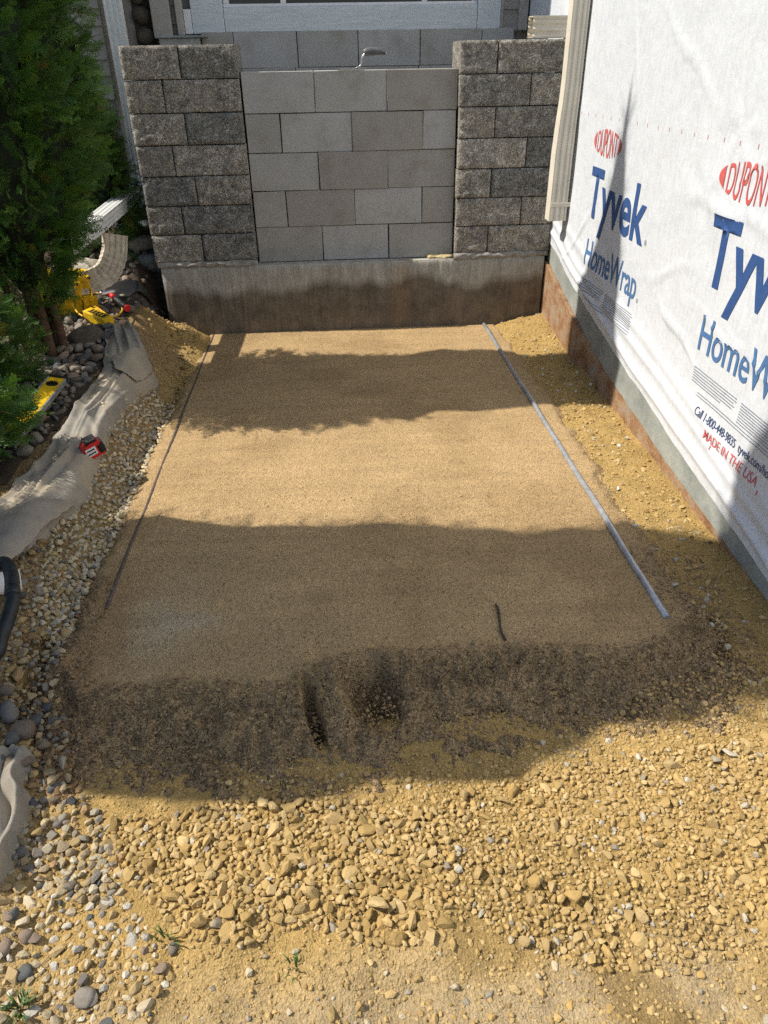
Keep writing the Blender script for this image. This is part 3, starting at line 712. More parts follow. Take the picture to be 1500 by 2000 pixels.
# printing on the wrap: letters are thin films that follow the sheet's creases
def text_mesh(body, bold=0.0, sp=1.0):
    cu = bpy.data.curves.new('lettering', 'FONT'); cu.body = body; cu.size = 1.0; cu.offset = bold; cu.space_character = sp; cu.resolution_u = 4
    o = bpy.data.objects.new('tmp', cu); C.objects.link(o); bpy.context.view_layer.update()
    me = bpy.data.meshes.new_from_object(o.evaluated_get(bpy.context.evaluated_depsgraph_get()))
    bpy.data.objects.remove(o); bpy.data.curves.remove(cu)
    return me
def fit_cap(me, x0, x1, z0, z1, cap):
    """scale so that the text spans x0..x1 and cap height (in text units) spans z0..z1"""
    xs = [v.co.x for v in me.vertices]; a, b = min(xs), max(xs); kx = (x1-x0)/(b-a); kz = (z1-z0)/cap
    for v in me.vertices: v.co = Vector((x0+(v.co.x-a)*kx, z0+v.co.y*kz, 0))
def lay(me, name, mt, warp=None, lift=.0022):
    bm = bmesh.new(); bm.from_mesh(me)
    for _ in range(3):
        es = [e for e in bm.edges if e.calc_length() > .022]
        if not es: break
        bmesh.ops.subdivide_edges(bm, edges=es, cuts=1); bmesh.ops.triangulate(bm, faces=bm.faces)
    bm.verts.ensure_lookup_table()
    U = np.array([v.co.x for v in bm.verts]); Z = np.array([v.co.y for v in bm.verts])
    if warp: U, Z = warp(U, Z)
    X = wrap_x(-U, Z)-lift
    for v, x, u, z in zip(bm.verts, X, U, Z): v.co = (x, -u, z)
    bmesh.ops.recalc_face_normals(bm, faces=bm.faces)
    bm.to_mesh(me); bm.free()
    me.materials.clear(); me.materials.append(mt); return link(name, me, mt, hwall)
CAPH = 0.69
def print_set(u0, full=True):
    """u = -Y; u0 is the left end of the big word"""
    t = text_mesh('Tyvek', .022, 1.0); fit_cap(t, u0, u0+.765, .748, .972, .69); lay(t, 'blue_lettering', M['ink_blue'])
    t = text_mesh('HomeWrap', .008, .96); fit_cap(t, u0+.065, u0+.775, .512, .640, .69); lay(t, 'light_blue_lettering', M['ink_lightblue'])
    # oval emblem: letters swelling to an ellipse, with a lens-shaped bar at each end
    cx, cz, ax, az = u0+.165, 1.092, .195, .062
    t = text_mesh('DUPONT', .0, 1.0); fit_cap(t, cx-.140, cx+.140, -1, 1, .69)
    lay(t, 'red_emblem', M['ink_red'], lambda U, Z: (U, cz+Z*az*np.sqrt(np.clip(1-((U-cx)/ax)**2, .05, 1))))
    for s in (-1, 1):
        bm = bmesh.new(); vs = []
        for i in range(9):
            v = -0.62+1.24*i/8; vs.append(bm.verts.new((cx+s*ax*math.sqrt(1-v*v), cz+v*az, 0)))
        vs.append(bm.verts.new((cx+s*(ax-.036), cz+.50*az, 0))); vs.append(bm.verts.new((cx+s*(ax-.036), cz-.50*az, 0)))
        bm.faces.new(vs); me = bpy.data.meshes.new('red_emblem'); bm.to_mesh(me); bm.free(); lay(me, 'red_emblem', M['ink_red'])
    for (u, z, s) in ((u0+.785, .752, .024), (u0+.795, .508, .020)):
        t = text_mesh('®'); fit_cap(t, u, u+s, z, z+s*.9, .69); lay(t, 'registered_mark', M['ink_navy'])
    fine = []
    def rows(ua, ub, za, n_, dz, seed):
        rn = random.Random(seed)
        for i in range(n_):
            u = ua; end = ub-(rn.uniform(0, .12) if i == n_-1 else rn.uniform(0, .02))
            while u < end:
                w_ = rn.uniform(.006, .022); fine.append((u, min(u+w_, end), za-i*dz, .0032)); u += w_+.0035
    rows(u0+.075, u0+.40, .445, 6, .0105, 1); rows(u0+.43, u0+.80, .445, 8, .0095, 2); rows(u0+.14, u0+.80, .366, 2, .011, 3); rows(u0+.09, u0+.40, .378, 3, .009, 4) if False else None
    bm = bmesh.new()
    for (a, b, z, h) in fine:
        if z < float(wrap_edge(np.array(-b)))+.03: continue
        vs = [bm.verts.new((a, z, 0)), bm.verts.new((b, z, 0)), bm.verts.new((b, z+h, 0)), bm.verts.new((a, z+h, 0))]; bm.faces.new(vs)
    me = bpy.data.meshes.new('fine_print'); bm.to_mesh(me); bm.free(); o = lay(me, 'fine_print', M['ink_grey']); o['kind'] = 'stuff'
    if not full: return
    t = text_mesh('Call 1-800-448-9835  tyvek.com/homewrap', .004, .95); fit_cap(t, u0+.165, u0+.80, .293, .325, .69); lay(t, 'navy_lettering', M['ink_navy'])
    t = text_mesh('MADE IN THE USA', .002, .98); fit_cap(t, u0+.265, u0+.640, .240, .274, .69); lay(t, 'red_lettering', M['ink_red'])
print_set(.645, False); print_set(2.005)
bm = bmesh.new()
for i in range(24):
    u = .36+i*.113; vs = [bm.verts.new((u, 1.19+.001*(i % 3), 0)), bm.verts.new((u+.003, 1.191, 0)), bm.verts.new((u+.003, 1.206, 0)), bm.verts.new((u, 1.206, 0))]; bm.faces.new(vs)
for i in range(6):
    u = 2.33+i*.33; vs = [bm.verts.new((u, .222, 0)), bm.verts.new((u+.006, .222, 0)), bm.verts.new((u+.006, .237, 0)), bm.verts.new((u, .237, 0))]; bm.faces.new(vs)
me = bpy.data.meshes.new('red_tick_marks'); bm.to_mesh(me); bm.free(); lay(me, 'red_tick_marks', M['ink_red'])
# beige downspout on the wrapped wall
ds = thing('beige_downspout', 'beige ribbed downspout hanging on the wrapped wall beside the right pier', 'downspout')
profile_sweep('pipe', [(1.343, -.292, 5.0), (1.343, -.292, 1.35), (1.341, -.292, 1.25), (1.335, -.293, 1.12), (1.331, -.295, 1.0), (1.330, -.296, .70), (1.330, -.296, .66)], (.046, .040), M['vinyl_beige'], ds, ribs=3, depth=.004, squash=[.93, .93, .95, 1.0, 1.04, 1.06, 1.06])
box('strap', (1.285, -.342, .735), (1.398, -.338, .757), M['vinyl_beige'], ds, .001)
for i in range(26):
    z = random.uniform(.72, 1.7); box('rust_speck', (1.285+random.uniform(.01, .085), -.3435, z), (1.288+random.uniform(.012, .088), -.3415, z+.005), M['twig'], ds, 0) if False else None
# loose beige pipe offcut on the right pier
oc = tag(profile_sweep('downspout_offcut', [(1.19, .06, 1.588), (1.46-.07, .075, 1.588)], (.045, .05), M['vinyl_beige'], None, ribs=3, depth=.006, up=(0, 0, 1)), 'short beige downspout offcut lying on top of the right pier', 'downspout piece')

# ------------------------------------------------------------------ screed pipes
def gz(x, y): return float(ground_h(np.array([x]), np.array([y]))[0])
pr = [(.998+.0015*math.sin(i*1.7), -.085-i*.145, .0035+.002*math.sin(i*.9)) for i in range(21)]
tag(link('screed_pipe', tube_mesh(pr, .0112, 12), M['galvanised']), 'straight grey metal screed pipe along the right side of the sand bed', 'pipe', 'screed pipes')
pl = [(-.715+.0015*math.sin(i*1.3), -.04-i*.137, -.0028+.0012*math.sin(i*.8)) for i in range(21)]
tag(link('screed_pipe', tube_mesh(pl, .0068, 12), M['dull_pipe']), 'dark screed pipe half sunk along the left edge of the sand bed', 'pipe', 'screed pipes')

# ------------------------------------------------------------------ stones
def ico(sub):
    bm = bmesh.new(); bmesh.ops.create_icosphere(bm, subdivisions=sub, radius=1.0)
    V = np.array([v.co[:] for v in bm.verts]); F = np.array([[v.index for v in f.verts] for f in bm.faces]); bm.free(); return V, F
def stone_shapes(sub, n, seed, ang, rough, kk=(.45, .85)):
    V0, F = ico(sub); r = np.random.default_rng(seed); out = []
    for _ in range(n):
        V = V0.copy()
        for _k in range(int(ang)):
            d = r.normal(size=3); d /= np.linalg.norm(d); k = r.uniform(*kk); e = np.clip(V@d-k, 0, None); V = V-e[:, None]*d*0.95
        V = V*(1+rough*r.normal(size=(len(V), 1))); V = V*np.array([r.uniform(.9, 1.25), r.uniform(.7, .95), r.uniform(.5, .75)]); out.append(V)
    return out, F
SH1, F1 = stone_shapes(1, 14, 5, 7, .05); SH0, F0 = stone_shapes(0 if False else 1, 14, 6, 5, .08)
V0i, F0i = ico(1)
def low_shapes(n, seed):
    bm = bmesh.new(); bmesh.ops.create_icosphere(bm, subdivisions=1, radius=1.0); bm.free()
    # 12-vertex icosahedron for the small crumbs
    t = (1+5**.5)/2; P = []
    for a in (-1, 1):
        for b in (-t, t): P += [(a, b, 0), (0, a, b), (b, 0, a)]
    P = np.array(P, float); P /= np.linalg.norm(P[0]); bm = bmesh.new()
    for p in P: bm.verts.new(p)
    bmesh.ops.convex_hull(bm, input=bm.verts); bm.verts.index_update(); F = np.array([[v.index for v in f.verts] for f in bm.faces if len(f.verts) == 3]); bm.free()
    r = np.random.default_rng(seed); return [P*(1+.22*r.normal(size=(12, 1)))*np.array([r.uniform(.85, 1.3), r.uniform(.7, 1), r.uniform(.5, .8)]) for _ in range(n)], F
SHL, FL = low_shapes(14, 8)
def rotm(a, b, c):
    ca, sa, cb, sb, cc, sc_ = math.cos(a), math.sin(a), math.cos(b), math.sin(b), math.cos(c), math.sin(c)
    return np.array([[ca*cb, ca*sb*sc_-sa*cc, ca*sb*cc+sa*sc_], [sa*cb, sa*sb*sc_+ca*cc, sa*sb*cc-ca*sc_], [-sb, cb*sc_, cb*cc]])
def bulk(name, items, shapes, F, parent, mt, smooth=False):
    """items: (x,y,z,size,color) -> one joined mesh"""
    n = len(items); nv = len(shapes[0]); VV = np.zeros((n, nv, 3), np.float32); CC = np.zeros((n, nv, 3), np.float32)
    r = np.random.default_rng(len(items))
    for i, (x, y, z, s, col) in enumerate(items):
        R = rotm(r.uniform(0, 6.28), r.normal(0, .4), r.normal(0, .4))
        VV[i] = shapes[i % len(shapes)]@R.T*s+np.array([x, y, z]); CC[i] = col
    FF = (F[None]+np.arange(n)[:, None, None]*nv).reshape(-1, 3)
    o = link(name, npmesh(name, VV.reshape(-1, 3), FF, smooth, {'tint': CC.reshape(-1, 3)}), mt, parent); o['kind'] = 'stuff'; return o
CLOD = [(.455, .315, .130), (.48, .34, .150), (.43, .29, .112), (.50, .365, .175), (.45, .32, .145), (.39, .265, .105)]
GREY = [(.36, .31, .23), (.44, .385, .29), (.32, .28, .215), (.50, .45, .355)]
PEB = [(.40, .31, .18), (.34, .27, .17), (.44, .35, .21), (.29, .23, .15), (.34, .22, .11), (.25, .22, .18), (.42, .30, .14), (.42, .37, .27)]
RIV = [(.105, .110, .104), (.17, .155, .14), (.22, .195, .165), (.17, .132, .10), (.25, .19, .145), (.095, .095, .098), (.19, .16, .125), (.26, .23, .185)]
def pick(pal, r, g=0.0, alt=None):
    c = np.array(alt[r.integers(len(alt))] if alt and r.random() < g else pal[r.integers(len(pal))]); return tuple(np.clip(c*r.uniform(.82, 1.15), 0, .8))
def top_h(x, y):
    g_ = ground_h(x, y); s_, _, _ = sand_h(x, y); ins = poly_sd(x, y, SAND) < .30
    return np.where(ins, np.maximum(g_-.0, np.where(s_ > -.12, s_, -1)), g_)
def scatter(poly_px, zref, n, smin, smax, power, pal, seed, alt=None, g=0.0, gap=.9, avoid_sand=True, world=None, sink=.28):
    P = np.array(world) if world is not None else np.array([at_z(x, y, zref)[:2] for x, y in poly_px])
    r = np.random.default_rng(seed); lo = P.min(0); hi = P.max(0); kept = np.zeros((n, 3)); k = 0; tries = 0; items = []
    sizes = np.sort(np.clip(power[0]*np.exp(power[1]*r.normal(size=n)), smin, smax) if isinstance(power, tuple) else smin+(smax-smin)*r.random(n)**power)[::-1]
    cand = lo+(hi-lo)*r.random((n*14, 2)); sd_ = poly_sd(cand[:, 0], cand[:, 1], P); cand = cand[sd_ < 0]
    if avoid_sand: cand = cand[poly_sd(cand[:, 0], cand[:, 1], SAND) > .035]
    h = top_h(cand[:, 0], cand[:, 1]); ci = 0
    for s in sizes:
        while ci < len(cand):
            x, y = cand[ci]; z = h[ci]; ci += 1
            d = (kept[:k, 0]-x)**2+(kept[:k, 1]-y)**2
            if k == 0 or (d > (gap*(kept[:k, 2]+s))**2).all():
                kept[k] = (x, y, s); k += 1; items.append((x, y, z+s*(sink-.35*r.random()**2+(.7*r.random()**3 if gap < .68 else 0)), s, pick(pal, r, g, alt))); break
        else: break
    return items
heapA = scatter([(190, 1590), (330, 1575), (480, 1548), (700, 1560), (860, 1580), (890, 1700), (870, 1830), (740, 1850), (600, 1800), (470, 1845), (360, 1830), (280, 1740), (205, 1680)], -.05, 1900, .0045, .024, (.0076, .42), CLOD, 1, GREY, .03, .58)
heapB = scatter([(860, 1550), (1200, 1480), (1500, 1440), (1560, 1700), (1500, 1840), (1340, 1900), (1120, 1890), (980, 1830), (880, 1760)], -.06, 2300, .004, .021, (.0068, .42), CLOD, 2, GREY, .05, .62)
heapC = scatter([(420, 1520), (600, 1510), (900, 1500), (1150, 1420), (1320, 1330), (1500, 1290), (1540, 1480), (1200, 1500), (860, 1570), (480, 1560)], -.06, 1000, .004, .0135, (.0055, .4), CLOD, 3, GREY, .05, .85)
front = scatter([(-60, 1860), (1560, 1840), (1580, 2060), (-80, 2060)], -.08, 330, .004, .014, 3.0, CLOD+[(.45, .38, .26)], 4, GREY, .16, 1.2)
rightS = scatter([(960, 640), (1075, 630), (1190, 800), (1390, 1050), (1520, 1200), (1520, 1330), (1330, 1310), (1350, 1240), (1230, 1050), (1080, 800)], -.03, 800, .004, .013, 2.6, CLOD, 5, [(.50, .43, .30), (.52, .50, .44)], .14, 1.0)
bankU = scatter([(245, 770), (330, 760), (345, 800), (300, 900), (255, 1010), (190, 1135), (110, 1250), (60, 1180), (110, 1040), (165, 950), (205, 850)], .05, 2300, .006, .019, (.0098, .3), [(.55, .455, .29), (.51, .43, .29), (.58, .50, .35), (.47, .395, .275), (.50, .385, .21), (.42, .385, .31)], 6, None, 0, .60)
bankL = scatter([(-60, 1130), (90, 1080), (190, 1120), (150, 1240), (120, 1340), (118, 1460), (190, 1560), (230, 1640), (180, 1720), (90, 1700), (-60, 1600)], .03, 1500, .005, .023, (.0092, .42), PEB, 7, RIV, .10, .66)
low = scatter([(-80, 1600), (180, 1640), (260, 1760), (330, 1900), (260, 2060), (-90, 2060)], -.05, 520, .005, .020, (.0085, .42), [(.50, .42, .29), (.46, .38, .25), (.42, .31, .16), (.52, .48, .40)], 8, RIV, .07, .80)
heapL = scatter([(296, 640), (345, 618), (415, 655), (385, 730), (330, 800), (268, 775), (300, 700)], .10, 420, .004, .018, (.0075, .42), [(.34, .235, .10), (.38, .27, .12), (.28, .19, .085)], 9, None, 0, .66)
allst = heapA+heapL+heapB+heapC+front+low+bankL
camd = lambda it: it[3]/math.dist(it[:3], CAM)
allst.sort(key=camd, reverse=True)
big = allst[:300]; rest = allst[300:]
BM_ = []
SH2, F2 = stone_shapes(2, 16, 15, 11, .022, (.38, .74))
for i, V in enumerate(SH2):
    me = npmesh('clod', V, F2, False); me.materials.append(M['stone_obj']); BM_.append(me)
for i, (x, y, z, s, col) in enumerate(big):
    o = bpy.data.objects.new('stone', BM_[i % len(BM_)]); C.objects.link(o); o.parent = ground
    o.location = (x, y, z); o.scale = (s, s, s); o.rotation_euler = (RNG.normal(0, .35), RNG.normal(0, .35), RNG.uniform(0, 6.28)); o.color = (*col, 1)
bulk('loose_stones', rest, SH1, F1, ground, M['stone_bulk'])
bulk('bank_pebbles', bankU, SH1, F1, ground, M['stone_bulk'])
bulk('clay_chips', rightS, SHL, FL, ground, M['stone_bulk'])
# crumbs of dirt over all the loose ground, and grains spilled along the sand's broken edge
def crumbs(P, n, seed, pal, smin, smax, onsand=False):
    r = np.random.default_rng(seed); P = np.array(P); lo, hi = P.min(0), P.max(0); c = lo+(hi-lo)*r.random((n*3, 2)); c = c[poly_sd(c[:, 0], c[:, 1], P) < 0]
    s = poly_sd(c[:, 0], c[:, 1], SAND); c = c[(s > -.06) & (s < .22) & (c[:, 1] < -2.6)] if onsand else c[(s > .05) & (sand_h(c[:, 0], c[:, 1])[0] < ground_h(c[:, 0], c[:, 1])+.004)]
    c = c[:n]; h = top_h(c[:, 0], c[:, 1]); sz = smin+(smax-smin)*r.random(len(c))**2.5
    return [(x, y, z+s_*.2, s_, pick(pal, r)) for (x, y), z, s_ in zip(c, h, sz)]
W4 = [at_z(*p, -.06)[:2] for p in ((-80, 1500), (1560, 1250), (1600, 2080), (-100, 2080))]
bulk('dirt_crumbs', crumbs(W4, 9500, 21, CLOD, .0018, .0060), SHL, FL, ground, M['stone_bulk'])
W5 = [at_z(*p, -.02)[:2] for p in ((960, 640), (1085, 630), (1400, 1050), (1540, 1220), (1540, 1400), (1300, 1400), (1340, 1200))]
bulk('clay_crumbs', crumbs(W5, 3500, 22, CLOD, .0018, .0060), SHL, FL, ground, M['stone_bulk'])
W6 = [at_z(*p, .05)[:2] for p in ((330, 640), (420, 660), (330, 850), (180, 1150), (110, 1300), (120, 1500), (-80, 1700), (-80, 1100), (200, 800), (290, 700))]
bulk('bank_crumbs', crumbs(W6, 4000, 23, [(.40, .29, .13), (.36, .25, .11), (.44, .36, .22)], .0025, .0075), SHL, FL, ground, M['stone_bulk'])
W7 = [(-1.0, -3.8), (1.3, -3.7), (1.35, -2.6), (-1.0, -2.6)]
bulk('sand_lumps', crumbs(W7, 8000, 24, [(.28, .196, .108), (.22, .155, .086), (.34, .24, .135)], .0018, .0070, True), SHL, FL, sand, M['stone_bulk'])

r9 = np.random.default_rng(99); st = [(x, y, .002, s_, pick(CLOD, r9)) for x, y, s_ in zip(r9.uniform(-.65, .95, 60), r9.uniform(-2.9, -.2, 60), r9.uniform(.0018, .0045, 60))]
bulk('stray_grains', st, SHL, FL, sand, M['stone_bulk'])
# river stones on the terrace, each its own piece
riv = scatter(None, 0, 800, .014, .042, 1.9, RIV, 31, None, 0, .62, True, [(-1.75, -1.75), (-1.20, -1.95), (-1.13, -1.35), (-1.10, -.9), (-1.17, -.40), (-1.13, -.2), (-1.75, -.1)], .35)
riv += scatter(None, 0, 150, .018, .042, 1.2, [(.075, .075, .075), (.10, .095, .09), (.13, .125, .12)], 32, RIV, .2, .78, True, [(-1.18, -.45), (-1.08, -.42), (-1.0, .1), (-1.03, .6), (-1.6, .7), (-1.7, -.1)], .35)
riv.sort(key=camd, reverse=True)
RS, RF = stone_shapes(2, 12, 9, 9, .012, (.5, .85)); RM = []
for V in RS:
    me = npmesh('river_stone', V, RF, True); me.materials.append(M['stone_obj']); RM.append(me)
def place_rs(items, name, parent):
    for i, (x, y, z, s, col) in enumerate(items):
        o = bpy.data.objects.new(name, RM[i % len(RM)]); C.objects.link(o); o.parent = parent; o.location = (x, y, z); o.scale = (s, s, s)
        o.rotation_euler = (RNG.normal(0, .3), RNG.normal(0, .3), RNG.uniform(0, 6.28)); o.color = (*col, 1)
place_rs(riv[:300], 'river_stone', rock_bed)
bulk('bed_pebbles', riv[300:], SH1, F1, rock_bed, M['stone_bulk'])
r_ = np.random.default_rng(77)
bigr = []
for (px, py, s, col) in [(15, 1385, .045, 1), (40, 1420, .05, 3), (20, 1440, .04, 0), (62, 1402, .035, 5), (30, 1485, .06, 3), (-15, 1470, .05, 0), (12, 1340, .03, 3), (90, 1375, .028, 5), (85, 1440, .022, 2),
                         (20, 1780, .026, 0), (45, 1822, .026, 4), (0, 1845, .03, 4), (42, 1895, .030, 0), (165, 1945, .034, 2), (215, 1735, .014, 7), (40, 1660, .026, 1), (105, 1530, .030, 1), (60, 1560, .026, 5), (335, 1845, .020, 6), (120, 1590, .02, 7), (130, 1345, .02, 2), (70, 1365, .022, 6), (75, 1655, .02, 4), (110, 1600, .018, 1)]:
    p = at_z(px, py, -.02); z = gz(p[0], p[1]); p = at_z(px, py, z+.02); s *= .74; bigr.append((p[0], p[1], z+s*.30, s, tuple(np.array(RIV[col])*1.1)))
place_rs(bigr, 'river_stone', ground)
def on_terr(px, py, dz=0.0):
    d = ray(px, py); t = np.linspace(1.0, 9.0, 1600); P = CAM+d*t[:, None]; below = np.nonzero(P[:, 2]-dz < ground_h(P[:, 0], P[:, 1], False))[0]
    p = P[below[0]] if len(below) else P[-1]
    return Vector((p[0], p[1], gz(p[0], p[1])))
# flat landscape rocks between tree and footing: (pixel, height) centres
def flat_rock(label, px, py, z, r, rz, seed, col):
    p = on_terr(px, py, .03)+Vector((0, 0, .02)); nm = 'rock_%d' % seed
    n = NB(nm, .9, .2); geo = n.n('ShaderNodeNewGeometry').outputs['Position']
    c = n.ramp(n.noise(14, 6, .7, geo), [(.3, sc(col, .6)), (.55, col), (.8, sc(col, 1.3))]); mt = n.out(c, n.bump(n.noise(30, 6, .7, geo), .7, .012))
    o = round_stone('flat_rock', (0, 0, 0), r, seed, mt, None, sub=3, ang=.45); o.location = p; o.rotation_euler = (0.06, -.05, rz)
    return tag(o, label, 'rock', 'flat rocks by the tree')
flat_rock('pale flat rock under the beige downspout elbow', 140, 522, .42, (.21, .13, .045), .3, 401, (.46, .41, .33))
flat_rock('sunlit thick rock slab right behind the downspout elbow', 270, 475, .43, (.11, .09, .055), .0, 402, (.30, .28, .25))
flat_rock('grey angular rock touching the corner of the left pier', 288, 512, .37, (.09, .07, .05), -.2, 403, (.17, .19, .20))
flat_rock('long dark rock lying against the left pier in shadow', 268, 440, .53, (.14, .07, .045), .15, 404, (.13, .15, .17))
flat_rock('large shadowed rock below the white gutter extension', 230, 420, .58, (.17, .10, .07), .3, 405, (.16, .14, .11))
flat_rock('tan rock by the end of the white gutter extension', 150, 490, .52, (.13, .07, .045), .5, 406, (.36, .30, .22))
flat_rock('dark brown boulder beside the trunk and the yellow case', 168, 660, .27, (.11, .09, .075), .4, 407, (.12, .10, .08))
flat_rock('small pale rock on the soil next to the footing corner', 303, 524, .34, (.05, .035, .03), .4, 408, (.22, .23, .24))

# ------------------------------------------------------------------ landscape fabric
def cloth(name, rows, zadd, label, seed, amp=.012, fold=None, cat='landscape fabric'):
    n, k = len(rows), 44; sub = 15; L = smooth_path([(*on_terr(*a, zadd)[:2], 0) for a, b, z in rows], sub); R_ = smooth_path([(*on_terr(*b, zadd)[:2], 0) for a, b, z in rows], sub)
    A = np.array([v[:2] for v in L]); B = np.array([v[:2] for v in R_]); t = np.linspace(0, 1, k)
    X = A[:, None, 0]*(1-t)+B[:, None, 0]*t; Y = A[:, None, 1]*(1-t)+B[:, None, 1]*t
    ragged = .014*fbm(np.arange(len(A))*.1, np.zeros(len(A)), 1.6, 3, seed+3); rag2 = .014*fbm(np.arange(k)*.1, np.zeros(k), 6, 3, seed+7)
    X = X+ragged[:, None]*(np.abs(t-.5)*2)**3; Y = Y+rag2[None, :]*(np.abs(np.linspace(-1, 1, len(A)))**6)[:, None]
    base = ground_h(X, Y, False)
    u = np.linspace(0, 1, len(A))[:, None]
    rdg = lambda f_, sd: (1-np.clip(np.abs(fbm(X+Y*.5, Y*.7, f_, 2, sd))*2.6, 0, 1))**3.2
    Z = base+zadd+amp*(.6*fbm(X, Y, 4, 2, seed)+.75*rdg(3, seed+1)+.30*rdg(7, seed+4))
    if fold: Z = Z+fold(t[None, :], u)
    o = link(name, npmesh(name, np.stack([X, Y, Z], -1).reshape(-1, 3), grid_faces(len(A), k), True), M['fabric'])
    md = o.modifiers.new('thickness', 'SOLIDIFY'); md.thickness = .0025; md.offset = 0
    return tag(o, label, cat, 'landscape fabric')
F1R = [((206, 628), (258, 634), .24), ((204, 660), (278, 668), .22), ((206, 700), (296, 715), .19), ((188, 742), (308, 757), .16), ((146, 800), (250, 795), .15), ((104, 848), (214, 836), .14),
       ((80, 900), (202, 884), .13), ((38, 942), (184, 934), .12), ((-10, 985), (158, 990), .12), ((-60, 1030), (110, 1022), .11), ((-90, 1090), (30, 1085), .11)]
cloth('landscape_fabric', F1R, .022, 'long dusty grey landscape fabric strip crumpled along the left bank', 201, .020,
      lambda t, u: .016*np.exp(-((t-.86)/.08)**2)+.013*np.exp(-((t-.30-.25*u)/.05)**2)+.010*np.exp(-((t-.62+.2*u)/.035)**2)+.006*np.sin(17*t+5*np.sin(7*u))-.03*np.clip(t-.93, 0, 1)/.07)
cloth('landscape_fabric', [((222, 700), (285, 690), .26), ((218, 712), (292, 715), .25), ((225, 725), (290, 738), .24), ((240, 728), (270, 748), .235)], .045,
      'torn fold of grey fabric lying on top of the long strip', 231, .020)
cloth('landscape_fabric', [((-40, 1018), (150, 985), .17), ((-60, 1050), (152, 1000), .165), ((-60, 1085), (120, 1022), .16), ((-50, 1130), (60, 1075), .15), ((-40, 1150), (20, 1105), .14)], .045,
      'rolled grey fabric fold above the black tube at the left edge', 241, .012, lambda t, u: .028*np.sin(math.pi*u)**1)
cloth('landscape_fabric', [((-60, 1470), (58, 1462), .05), ((-60, 1490), (76, 1474), .05), ((-60, 1520), (66, 1492), .05), ((-60, 1550), (50, 1512), .05), ((-60, 1580), (58, 1560), .04), ((-70, 1630), (38, 1622), .02), ((-70, 1690), (12, 1685), .0), ((-70, 1730), (-6, 1720), -.01)], .028,
      'separate grey fabric piece drooping over stones at the lower left', 251, .010, lambda t, u: .010*np.sin(15*t+4*np.sin(5*u))+.018*np.exp(-((t-.72-.15*u)/.06)**2)-.045*np.clip(t-.88, 0, 1)/.12)
bs = cloth('plastic_sheet', [((200, 560), (270, 556), .38), ((215, 580), (286, 572), .36), ((238, 600), (296, 590), .33)], .045, 'black plastic sheet crumpled behind the hammer', 271, .016, None, 'plastic sheet'); bs.data.materials.clear(); bs.data.materials.append(M['plastic_sheet']); del bs['group']

# ------------------------------------------------------------------ tools and pipes on the left
# downspout elbow
e0 = at_y(224, 458, -.30); e1 = at_y(222, 500, -.33); e2 = at_y(205, 535, -.37); e3 = at_y(168, 553, -.42); e4 = at_y(100, 566, -.50)
el = thing('downspout_elbow', 'weathered beige ribbed downspout elbow curving out among the rocks', 'downspout elbow')
path = smooth_path([e0, e1, e2, e3], 7); sq = [1.0+(.05 if (i % 2 and 5 < i < 19) else 0) for i in range(len(path))]
profile_sweep('elbow', path, (.060, .046), M['vinyl_elbow'], el, ribs=4, depth=.004, up=(.45, -.9, .2), squash=sq)
profile_sweep('straight_pipe', [e3, e4], (.056, .042), M['vinyl_elbow'], el, ribs=4, depth=.004, up=(.45, -.9, .2))
# yellow tool case
p = on_terr(143, 622, .0); ca = thing('yellow_tool_case', 'bright yellow plastic tool case with cable lying by the tree trunk', 'tool case', p+Vector((-.02, .06, .015)), (.15, .12, .35))
box('shell', (-.16, -.055, .0), (.10, .055, .20), M['tool_yellow'], ca, .010, 2)
box('lid', (-.165, -.060, .2005), (.105, .060, .235), M['tool_yellow'], ca, .010, 2)
box('latch', (.02, -.074, .03), (.055, -.056, .21), M['tool_yellow'], ca, .004)
box('latch_panel', (.06, -.085, .02), (.135, -.057, .13), M['tool_yellow'], ca, .006, 2)
box('latch_knob', (.135, -.08, .035), (.155, -.062, .075), M['tool_yellow'], ca, .005)
for (x, z) in ((.03, .19), (.095, .225), (.05, .02)): box('screw', (x, -.079, z), (x+.012, -.0565, z+.012), M['tool_black'], ca, .002)
bm = bmesh.new(); bmesh.ops.create_cone(bm, cap_ends=True, segments=20, radius1=.04, radius2=.032, depth=.02); bm.transform(Matrix.Translation((-.05, 0, .2455))); bm_done(bm, 'dial', M['tool_black'], ca)
# cord between case and charger
def wp(px, py, z):
    if py < 575 and px < 185: return at_z(px, py, z)
    q = on_terr(px, py, .065); return Vector((q.x, q.y, q.z+.065))
CY = ca.location.y-.10
def fc(px, py): return at_y(px, py, CY)
cord = [fc(108, 538), fc(128, 530), fc(160, 540), fc(176, 560), fc(180, 583), wp(172, 593, 0), wp(168, 586, 0), wp(182, 600, 0), wp(205, 617, 0), wp(228, 617, 0), wp(239, 603, 0), wp(228, 588, 0), wp(200, 577, 0), wp(180, 577, 0), wp(176, 590, 0), wp(195, 608, 0), wp(214, 619, 0), wp(200, 616, 0), wp(172, 597, 0),
        fc(152, 572), fc(140, 550), fc(125, 537), fc(108, 535), fc(112, 548), fc(130, 572), fc(142, 596), wp(152, 612, 0), wp(162, 618, 0)]
tag(link('power_cord', tube_mesh(smooth_path(cord, 7), .0046, 8), M['cord_yellow']), 'thin orange-yellow power cord looping from the case to the battery charger', 'cord')
p = on_terr(197, 640); ch = thing('battery_charger', 'small yellow slotted charger block at the end of the cord', 'charger', p+Vector((0, 0, .02)), (0.12, .15, -.62))
box('housing', (-.085, -.03, 0), (.085, .03, .055), M['tool_yellow'], ch, .006, 2)
box('slot_recess', (-.060, -.018, .0545), (.060, .018, .0575), M['tool_black'], ch, .001)
for i in range(5): box('contact_rib', (-.05+i*.022, -.016, .0578), (-.044+i*.022, .016, .062), M['tool_yellow'], ch, .001)
